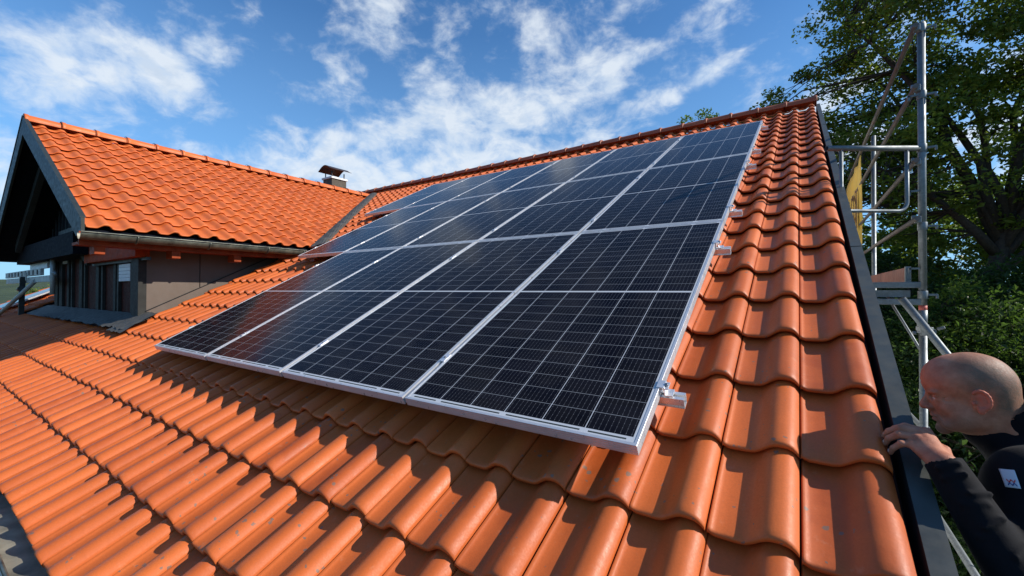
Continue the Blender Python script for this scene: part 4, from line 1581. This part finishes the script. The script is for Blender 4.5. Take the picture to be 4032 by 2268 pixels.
for s in (1, -1):
    hell(F_, (.086, s * .032, .014), (.013, .017, .0105), .006, sub=True)   # eye socket
    hell(F_, (.0705, s * .032, .0125), (.0135, .0145, .0120), .003)         # eyeball and lids
    hell(F_, (.0755, s * .032, .0175), (.0105, .0165, .0052), .003)         # upper lid
    hell(F_, (.0745, s * .032, .0050), (.0095, .0150, .0035), .004)         # lower lid
F_.cone(hw(.083, 0, .024), hw(.106, 0, -.010), .0068, .0095, .007)   # nose bridge
hell(F_, (.1055, 0, -.0165), (.0115, .0110, .0100), .006)
for s in (1, -1):
    hell(F_, (.095, s * .0120, -.0205), (.0115, .0070, .0078), .005)
    hell(F_, (.099, s * .0062, -.0285), (.0055, .0032, .0035), .002, sub=True)
F_.cone(hw(.094, 0, -.027), hw(.0905, 0, -.040), .0055, .0065, .008)
hell(F_, (.0905, 0, -.0455), (.0085, .0225, .0052), .004, rotz(0))    # upper lip
hell(F_, (.0885, 0, -.0580), (.0085, .0200, .0060), .004)             # lower lip
hell(F_, (.0985, 0, -.0515), (.0085, .0240, .0016), .0025, sub=True)
hell(F_, (.091, 0, -.0700), (.0090, .0160, .0050), .006, sub=True)
# ears: shell, rim, hollow, lobe
for s in (1, -1):
    Re = rotz(-s * .42) @ roty(-.18)
    hell(F_, (-.006, s * .077, .004), (.0165, .0065, .0310), .006, Re)
    pts_e = []
    for q in range(12):
        a = -2.1 + q * .40
        pts_e.append(np.array([-.008 - .0175 * math.cos(a) * -1 * -1, s * (.0835 + .0035 * math.cos(a)), .008 + .0265 * math.sin(a)]))
    for p, q in zip(pts_e[:-1], pts_e[1:]):
        F_.cone(hw(*p), hw(*q), .0038, .0038, .003)
    hell(F_, (-.002, s * .0855, -.022), (.0085, .0045, .0100), .004)
    hell(F_, (-.001, s * .0865, .004), (.0085, .0058, .0135), .003, Re, sub=True)
    hell(F_, (.009, s * .082, .000), (.0045, .0050, .0065), .003)
# neck and trunk
F_.cone(hw(-.030, 0, -.018), neckb, .057, .062, .03)
F_.cone(hw(.000, 0, -.055), neckb + np.array([-.05, 0, -.02]), .044, .050, .03)
F_.cone(neckb, chest, .075, .12, .05)
F_.cone(shl, shr, .050, .050, .05)
F_.cone(chest, waist, .115, .105, .06); F_.cone(waist, hip, .105, .11, .05)
F_.cone(shl, elbow, .043, .036, .03); F_.cone(elbow, wrist, .036, .0255, .02)
F_.cone(shr, elr, .043, .036, .03); F_.cone(elr, wrr, .036, .026, .02)
for lg in (legL, legR):
    F_.cone(hip, lg[0], .09, .085, .05); F_.cone(lg[0], lg[1], .080, .052, .03); F_.cone(lg[1], lg[2], .052, .040, .02)
    F_.cone(lg[2], lg[2] + np.array([-.15, 0, -.045]), .036, .030, .02)
# creases: nape folds, crow's feet, fold beside the mouth
for k, zz_ in enumerate((-.030, -.046)):
    for s in (1, -1):
        F_.cone(hw(-.088 - .002 * k, 0, zz_), hw(-.066, s * .040, zz_ - .004), .0030, .0022, .006, sub=True)
for s in (1, -1):
    F_.cone(hw(.094, s * .021, -.026), hw(.078, s * .034, -.052), .0022, .0018, .005, sub=True)
    F_.cone(hw(.064, s * .051, .012), hw(.052, s * .060, .018), .0014, .0010, .003, sub=True)
    F_.cone(hw(.064, s * .051, .006), hw(.052, s * .060, .002), .0014, .0010, .003, sub=True)
for k in range(3):
    F_.cone(hw(.101 - .004 * k, -.028, .062 + .013 * k), hw(.101 - .004 * k, .028, .062 + .013 * k), .0016, .0016, .006, sub=True)
# left hand on the verge metal
mcp = [A_(.693, .348, -.052), A_(.680, .333, -.046), A_(.667, .314, -.048), A_(.656, .295, -.056)]
pip_ = [A_(.650, .356, -.048), A_(.636, .338, -.042), A_(.630, .316, -.046), A_(.634, .292, -.056)]
dip = [A_(.629, .358, -.062), A_(.6135, .340, -.060), A_(.610, .316, -.066), A_(.617, .289, -.074)]
tip = [A_(.6165, .358, -.080), A_(.6050, .340, -.080), A_(.6035, .315, -.086), A_(.611, .287, -.091)]
for a, b, rr_ in zip([A_(.712, .252, -.056), A_(.707, .246, -.052), A_(.701, .238, -.052), A_(.695, .231, -.056)], mcp, (.0148, .0148, .0143, .0132)):
    F_.cone(a, b, .0165, rr_ * .88, .010)
F_.cone(A_(.705, .252, -.066), A_(.676, .318, -.068), .018, .012, .015)     # palm
F_.cone(wrist, A_(.697, .262, -.055), .0250, .0195, .015)
for i, (ra, rb, rc, rd) in enumerate(((.0112, .0098, .0087, .0076), (.0116, .0101, .0089, .0078), (.0110, .0096, .0085, .0074), (.0099, .0086, .0076, .0068))):
    F_.cone(mcp[i], pip_[i], ra, rb, .0045)
    F_.cone(pip_[i], dip[i], rb * 1.03, rc, .003); F_.cone(dip[i], tip[i], rc, rd, .002)
    F_.ell(mcp[i] + np.array(RM @ Vector((0, 0, .0055))), (.0085, .0085, .006), None, .006)      # knuckles
    F_.ell(pip_[i] + np.array(RM @ Vector((-.002, 0, .003))), (.0075, .0080, .0055), None, .004)
# thumb leaves the side of the palm and rests on the outer edge
F_.cone(A_(.719, .268, -.062), A_(.724, .308, -.070), .0150, .0115, .010)
F_.cone(A_(.724, .308, -.070), A_(.710, .338, -.080), .0112, .0098, .004); F_.cone(A_(.710, .338, -.080), A_(.694, .356, -.086), .0098, .0078, .003)
# right hand, hanging down
F_.cone(wrr, wrr + np.array([-.03, 0, -.08]), .026, .030, .02)
for q in range(4):
    b0 = wrr + np.array([-.03, -.03 + q * .02, -.09]); F_.cone(b0, b0 + np.array([-.035, 0, -.035]), .010, .009, .004); F_.cone(b0 + np.array([-.035, 0, -.035]), b0 + np.array([-.03, 0, -.065]), .009, .0075, .002)
F_.cone(wrr + np.array([-.04, -.02, -.05]), wrr + np.array([-.075, -.035, -.09]), .013, .009, .006)
V, F = F_.mesh()

man = empty("person", (1.1, .5, -1.615))
tag(man, "bald man in black fleece jacket leaning over the verge, one hand gripping the metal edge", "person")


def mp_(o):
    o.parent = man; o.matrix_parent_inverse = Matrix.Translation(man.location).inverted(); return o


m_, t, b_ = mat("skin")
g = t.add('ShaderNodeTexCoord').outputs['Object']
at = t.add('ShaderNodeAttribute', attribute_name='skin_zone')
spc = t.add('ShaderNodeSeparateColor'); t.l.new(at.outputs['Color'], spc.inputs[0])
n1 = t.noise(g, 28, 5, .6); n2_ = t.noise(g, 420, 3, .7); n3_ = t.noise(g, 120, 4, .65)
c = t.mix(t.mr(n1, .3, .7), c4((.31, .110, .058)), c4((.52, .23, .135)))
c = t.mix(t.m('MULTIPLY', spc.outputs[0], .60), c, c4((.60, .12, .07)))            # redder ears, nose, cheeks
stub = t.m('MULTIPLY', t.m('MULTIPLY', spc.outputs[1], t.mr(n2_, .35, .62, .55, 1.0)), t.mr(t.noise(g, 55, 5, .65), .3, .6, .55, .95))
c = t.mix(stub, c, c4((.125, .095, .062)))                                           # cropped hair
beard = t.m('MULTIPLY', spc.outputs[2], t.mr(n2_, .40, .60, .25, .70))
c = t.mix(beard, c, c4((.20, .12, .08)))
t.put(b_.inputs['Base Color'], c)
b_.inputs['Subsurface Weight'].default_value = .05
b_.inputs['Subsurface Radius'].default_value = (.010, .004, .002)
b_.inputs['Subsurface Scale'].default_value = .6
t.put(b_.inputs['Roughness'], t.mr(n3_, .3, .7, .48, .68))
b_.inputs['Specular IOR Level'].default_value = .4
bump(t, b_, t.m('ADD', n3_, t.m('MULTIPLY', n2_, .8)), .55, .0014)
M_SKIN = m_
body = mp_(np_mesh("body", V, F, M_SKIN, None, smooth=True))
q = (V - HO) @ HM / HS
hx, hy, hz_ = q[:, 0], q[:, 1], q[:, 2]


def sst(x, a, b):
    t_ = np.clip((x - a) / (b - a), 0, 1); return t_ * t_ * (3 - 2 * t_)


onhead = (np.linalg.norm(q - np.array([0, 0, .02]), axis=1) < .2)
red = sst(np.abs(hy), .0765, .084) + .8 * np.exp(-((hx - .108) ** 2 + hy ** 2 + (hz_ + .018) ** 2) / .017 ** 2) + .45 * np.exp(-((hx - .06) ** 2 / .03 ** 2 + (np.abs(hy) - .045) ** 2 / .02 ** 2 + (hz_ + .02) ** 2 / .02 ** 2))
red += .8 * np.exp(-((hx - .093) ** 2 / .012 ** 2 + hy ** 2 / .024 ** 2 + (hz_ + .052) ** 2 / .010 ** 2)) + .35 * sst(hx, .02, .07) * sst(hz_, .02, .05)
red = np.clip(red, 0, 1) * onhead + (~onhead) * .15
hair = sst(hz_ - .030 + .5 * np.minimum(hx, .03) * -1 * 0 + .0, -.03, .02) * sst(-hx, -.035, .015) * onhead
hair = np.maximum(hair, sst(-hx, .02, .05) * sst(hz_, -.055, -.02) * onhead) * (1 - sst(np.abs(hy), .079, .083))
hair *= 1 - .5 * sst(hz_, .085, .135)
brd = sst(-hz_, .030, .055) * sst(hx, .0, .03) * onhead
brow_ = np.exp(-((hx - .086) ** 2 / .012 ** 2 + (np.abs(hy) - .031) ** 2 / .018 ** 2 + (hz_ - .036) ** 2 / .005 ** 2)) * onhead
ca = body.data.color_attributes.new('skin_zone', 'FLOAT_COLOR', 'POINT')
ca.data.foreach_set('color', np.stack([red, np.clip(hair + brow_ * .8, 0, 1), np.clip(brd, 0, 1), np.ones_like(red)], 1).astype(np.float32).ravel())
# eyes and nails
mb = MB(); M_EYE = simple("eye white", (.55, .5, .46), .25); M_IRIS = simple("iris", (.03, .03, .035), .2)
for s in (1, -1):
    mb = MB(); mb.cur = 0; mb.ball(hw(.0752, s * .032, .0112), .0102, 8)
    mb.cur = 1; mb.ball(hw(.0812, s * .032, .0108), .0046, 6)
    mp_(mb.build("eye", [M_EYE, M_IRIS]))
M_NAIL = simple("finger nail", (.62, .38, .30), .3, 0, .05)
for i in range(4):
    mb = MB(); d = Vector(tip[i] - dip[i]).normalized(); o_ = d.cross(Vector((0, CT, ST))).normalized()
    if o_.x > 0: o_ = -o_
    c = Vector(tip[i] - (tip[i] - dip[i]) * .25) + o_ * .0057
    mb.ball(c, .0046, 6, (.45, 1.0, 1.15)); mp_(mb.build("fingernail", M_NAIL))


# ---- jacket and trousers: the skin of the trunk and legs stays beneath them
def fabric(name, c, scale=260, bd=.0012, sheen=.25):
    m_, t, b_ = mat(name)
    g = t.add('ShaderNodeTexCoord').outputs['Object']
    n = t.noise(g, 30, 5, .6); f = t.noise(g, scale, 4, .7)
    t.put(b_.inputs['Base Color'], t.mix(t.mr(n, .3, .7), c4(tuple(x * .75 for x in c)), c4(tuple(x * 1.3 for x in c))))
    b_.inputs['Roughness'].default_value = .85
    b_.inputs['Sheen Weight'].default_value = sheen
    b_.inputs['Sheen Roughness'].default_value = .5
    b_.inputs['Specular IOR Level'].default_value = .2
    bump(t, b_, f, .5, bd)
    return m_


M_JACK = fabric("black fleece", (.0028, .0032, .0050), sheen=.03)
M_TROU = fabric("dark work trousers", (.018, .02, .026), 400)
M_PIPE = simple("grey piping", (.28, .29, .31), .5)
J_ = Field(axis_grid(.62, 1.40, [(.66, 1.0)], .011, .0042), axis_grid(-.02, .94, [(.04, .62)], .011, .0042), axis_grid(-.78, .26, [(-.24, .2)], .012, .0042))
wd = (elbow - wrist) / np.linalg.norm(elbow - wrist)
cuff = wrist + wd * .002
J_.cone(cuff, elbow, .0400, .057, .0); J_.cone(elbow, shl, .057, .070, .025)
J_.cone(shl + np.array([.0, .02, -.06]), waist + np.array([-.06, -.04, .05]), .09, .12, .05)
J_.cone(shr, elr, .066, .052, .03); J_.cone(elr, wrr + (elr - wrr) * .15, .052, .038, .02)
J_.cone(shl, shr, .074, .074, .05); J_.cone(neckb + np.array([.02, 0, -.06]), chest, .10, .145, .06)
J_.cone(chest, waist, .148, .135, .06); J_.cone(waist, hip, .135, .138, .05)
J_.cone(shl + np.array([-.01, .03, -.05]), chest + np.array([-.04, -.04, -.02]), .06, .09, .05)
# collar standing around the neck
nd = hw(-.03, 0, -.03) - neckb; nl = np.linalg.norm(nd); nd = nd / nl
J_.cone(np.array([.968, .49, .045]), np.array([.912, .476, .140]), .090, .079, .02)
J_.cone(neckb + nd * .02 + np.array([-.045, 0, -.02]), neckb + nd * .055 + np.array([-.045, 0, -.02]), .060, .058, .03)
# folds: shallow ridges across sleeve and around the elbow
rf = random.Random(3)
for k in range(7):
    t_ = .03 + k * .05
    c0 = cuff + (elbow - cuff) * min(1, t_ * 2.2)
    nn_ = np.array([rf.uniform(-.3, .3), rf.uniform(-.8, -.2), rf.uniform(.3, .9)]); nn_ /= np.linalg.norm(nn_)
    side = np.cross(nn_, wd + np.array([rf.uniform(-.4, .4)] * 3)); side /= np.linalg.norm(side)
    r_loc = .0385 + (.058 - .0385) * min(1, t_ * 2.2)
    a = c0 + nn_ * (r_loc - .001) - side * .024; b = c0 + nn_ * (r_loc + .002) + side * .020 + wd * rf.uniform(-.02, .02)
    J_.cone(a, b, .0050, .0060, .008)
for k in range(8):
    a = elbow + (shl - elbow) * (k / 8); nn_ = np.array([-.55, -.75, .2]); nn_ /= np.linalg.norm(nn_)
    side = np.array([rf.uniform(-.2, .2), .35, rf.uniform(.6, 1)]); side /= np.linalg.norm(side)
    J_.cone(a + nn_ * .052 - side * .03, a + nn_ * .058 + side * .03 + np.array([.01, 0, 0]), .005, .004, .012)
# hollow the collar and the cuff so that they read as cloth edges
J_.cone(np.array([.925, .478, .105]), np.array([.868, .465, .200]), .066, .072, .003, sub=True)
J_.cone(neckb + nd * .045 + np.array([-.045, 0, -.018]), hw(.01, 0, -.03), .050, .055, .004, sub=True)
J_.cone(cuff - wd * .06, cuff - wd * .002, .031, .031, .003, sub=True)
J_.cone(cuff - wd * .055, cuff - wd * .0335, .045, .045, .0, sub=True)
Vj, Fj = J_.mesh()
jk = mp_(np_mesh("jacket", Vj, Fj, M_JACK, None, smooth=True))
T_ = Field(axis_grid(.85, 1.4, [(2, 3)], .014, .014), axis_grid(.2, .85, [(2, 3)], .014, .014), axis_grid(-1.62, -.6, [(2, 3)], .014, .014))
for lg in (legL, legR):
    T_.cone(hip + np.array([0, 0, .02]), lg[0], .125, .105, .06); T_.cone(lg[0], lg[1], .100, .075, .03); T_.cone(lg[1], lg[2], .075, .062, .02)
Vt, Ft = T_.mesh(); mp_(np_mesh("trousers", Vt, Ft, M_TROU, None, smooth=True))
B_ = Field(axis_grid(.82, 1.3, [(2, 3)], .010, .010), axis_grid(.25, .8, [(2, 3)], .010, .010), axis_grid(-1.64, -1.42, [(2, 3)], .010, .010))
for lg in (legL, legR):
    B_.cone(lg[2] + np.array([.02, 0, .02]), lg[2] + np.array([-.16, 0, -.022]), .052, .040, .02)
Vb, Fb = B_.mesh(); Vb[:, 2] = np.maximum(Vb[:, 2], -1.612)
mp_(np_mesh("shoes", Vb, Fb, M_BLACK, None, smooth=True))


def nearest_surface(p, d):
    """march from p along d onto the jacket field"""
    return p


# white sleeve patch with its red and blue wavy mark
ua = (shl - elbow); ua = ua / np.linalg.norm(ua)
PC = np.array([.842, .277, .012])
# outward normal of the sleeve at the patch, towards the camera
camv = np.array(CAM) - PC; camv /= np.linalg.norm(camv)
pn = camv + np.array([.25, 0, .05]); pn /= np.linalg.norm(pn)
pu_ = np.array([-.06, -.05, 1.0]); pu_ -= pn * (pu_ @ pn); pu_ /= np.linalg.norm(pu_)
pr_ = np.cross(pu_, pn)


def jdist(p):
    i = [min(len(a) - 2, max(0, int(np.searchsorted(a, x)) - 1)) for a, x in zip(J_.ax, p)]
    f_ = [(x - a[k]) / (a[k + 1] - a[k]) for a, x, k in zip(J_.ax, p, i)]
    v = 0
    for dx in (0, 1):
        for dy in (0, 1):
            for dz_ in (0, 1):
                v += J_.d[i[0] + dx, i[1] + dy, i[2] + dz_] * (f_[0] if dx else 1 - f_[0]) * (f_[1] if dy else 1 - f_[1]) * (f_[2] if dz_ else 1 - f_[2])
    return v


def onto(p):
    p = np.array(p, float)
    p = p + pn * .10
    for _ in range(60):
        d = jdist(p)
        if d < .0006: break
        p = p - pn * max(.0005, min(.01, d * .8))
    return p


def decal(poly_fn, nu, nv, off, name, mtl):
    V = []; F = []
    for i in range(nu + 1):
        for j in range(nv + 1):
            a, b = poly_fn(i / nu, j / nv)
            s0 = onto(PC + pr_ * a + pu_ * b)
            V.append(s0 + pn * off)
    for i in range(nu):
        for j in range(nv):
            q = i * (nv + 1) + j; F.append((q, q + nv + 1, q + nv + 2, q + 1))
    o = np_mesh(name, np.array(V), F, mtl, None, smooth=True)
    sdm = o.modifiers.new("thickness", 'SOLIDIFY'); sdm.thickness = .0012; sdm.offset = 0
    return o


M_PATCH = simple("white woven patch", (.60, .62, .66), .7, 0, .05)
M_RED = simple("red print", (.62, .06, .05), .6, 0, .05); M_BLUE = simple("blue print", (.04, .07, .22), .6, 0, .05)
bpy.context.view_layer.update()


def jp_(o):
    bpy.context.view_layer.update()
    o.parent = jk; o.matrix_parent_inverse = jk.matrix_world.inverted(); return o


jp_(decal(lambda u, v: ((u - .5) * .021, (v - .5) * .042), 8, 12, .0030, "sleeve_patch", M_PATCH))


def ribbon(cx_, cy_, w_, sgn, mtl, nm):
    def fn(u, v):
        t_ = (u - .5) * 2
        y = .0024 * math.cos(t_ * math.pi * 2.0) * sgn
        return cx_ + t_ * w_, cy_ + y + (v - .5) * .0032
    jp_(decal(fn, 18, 1, .0048, nm, mtl))


ribbon(0, -.0055, .0060, 1, M_RED, "patch_mark")
ribbon(0, -.0125, .0060, -1, M_BLUE, "patch_mark")
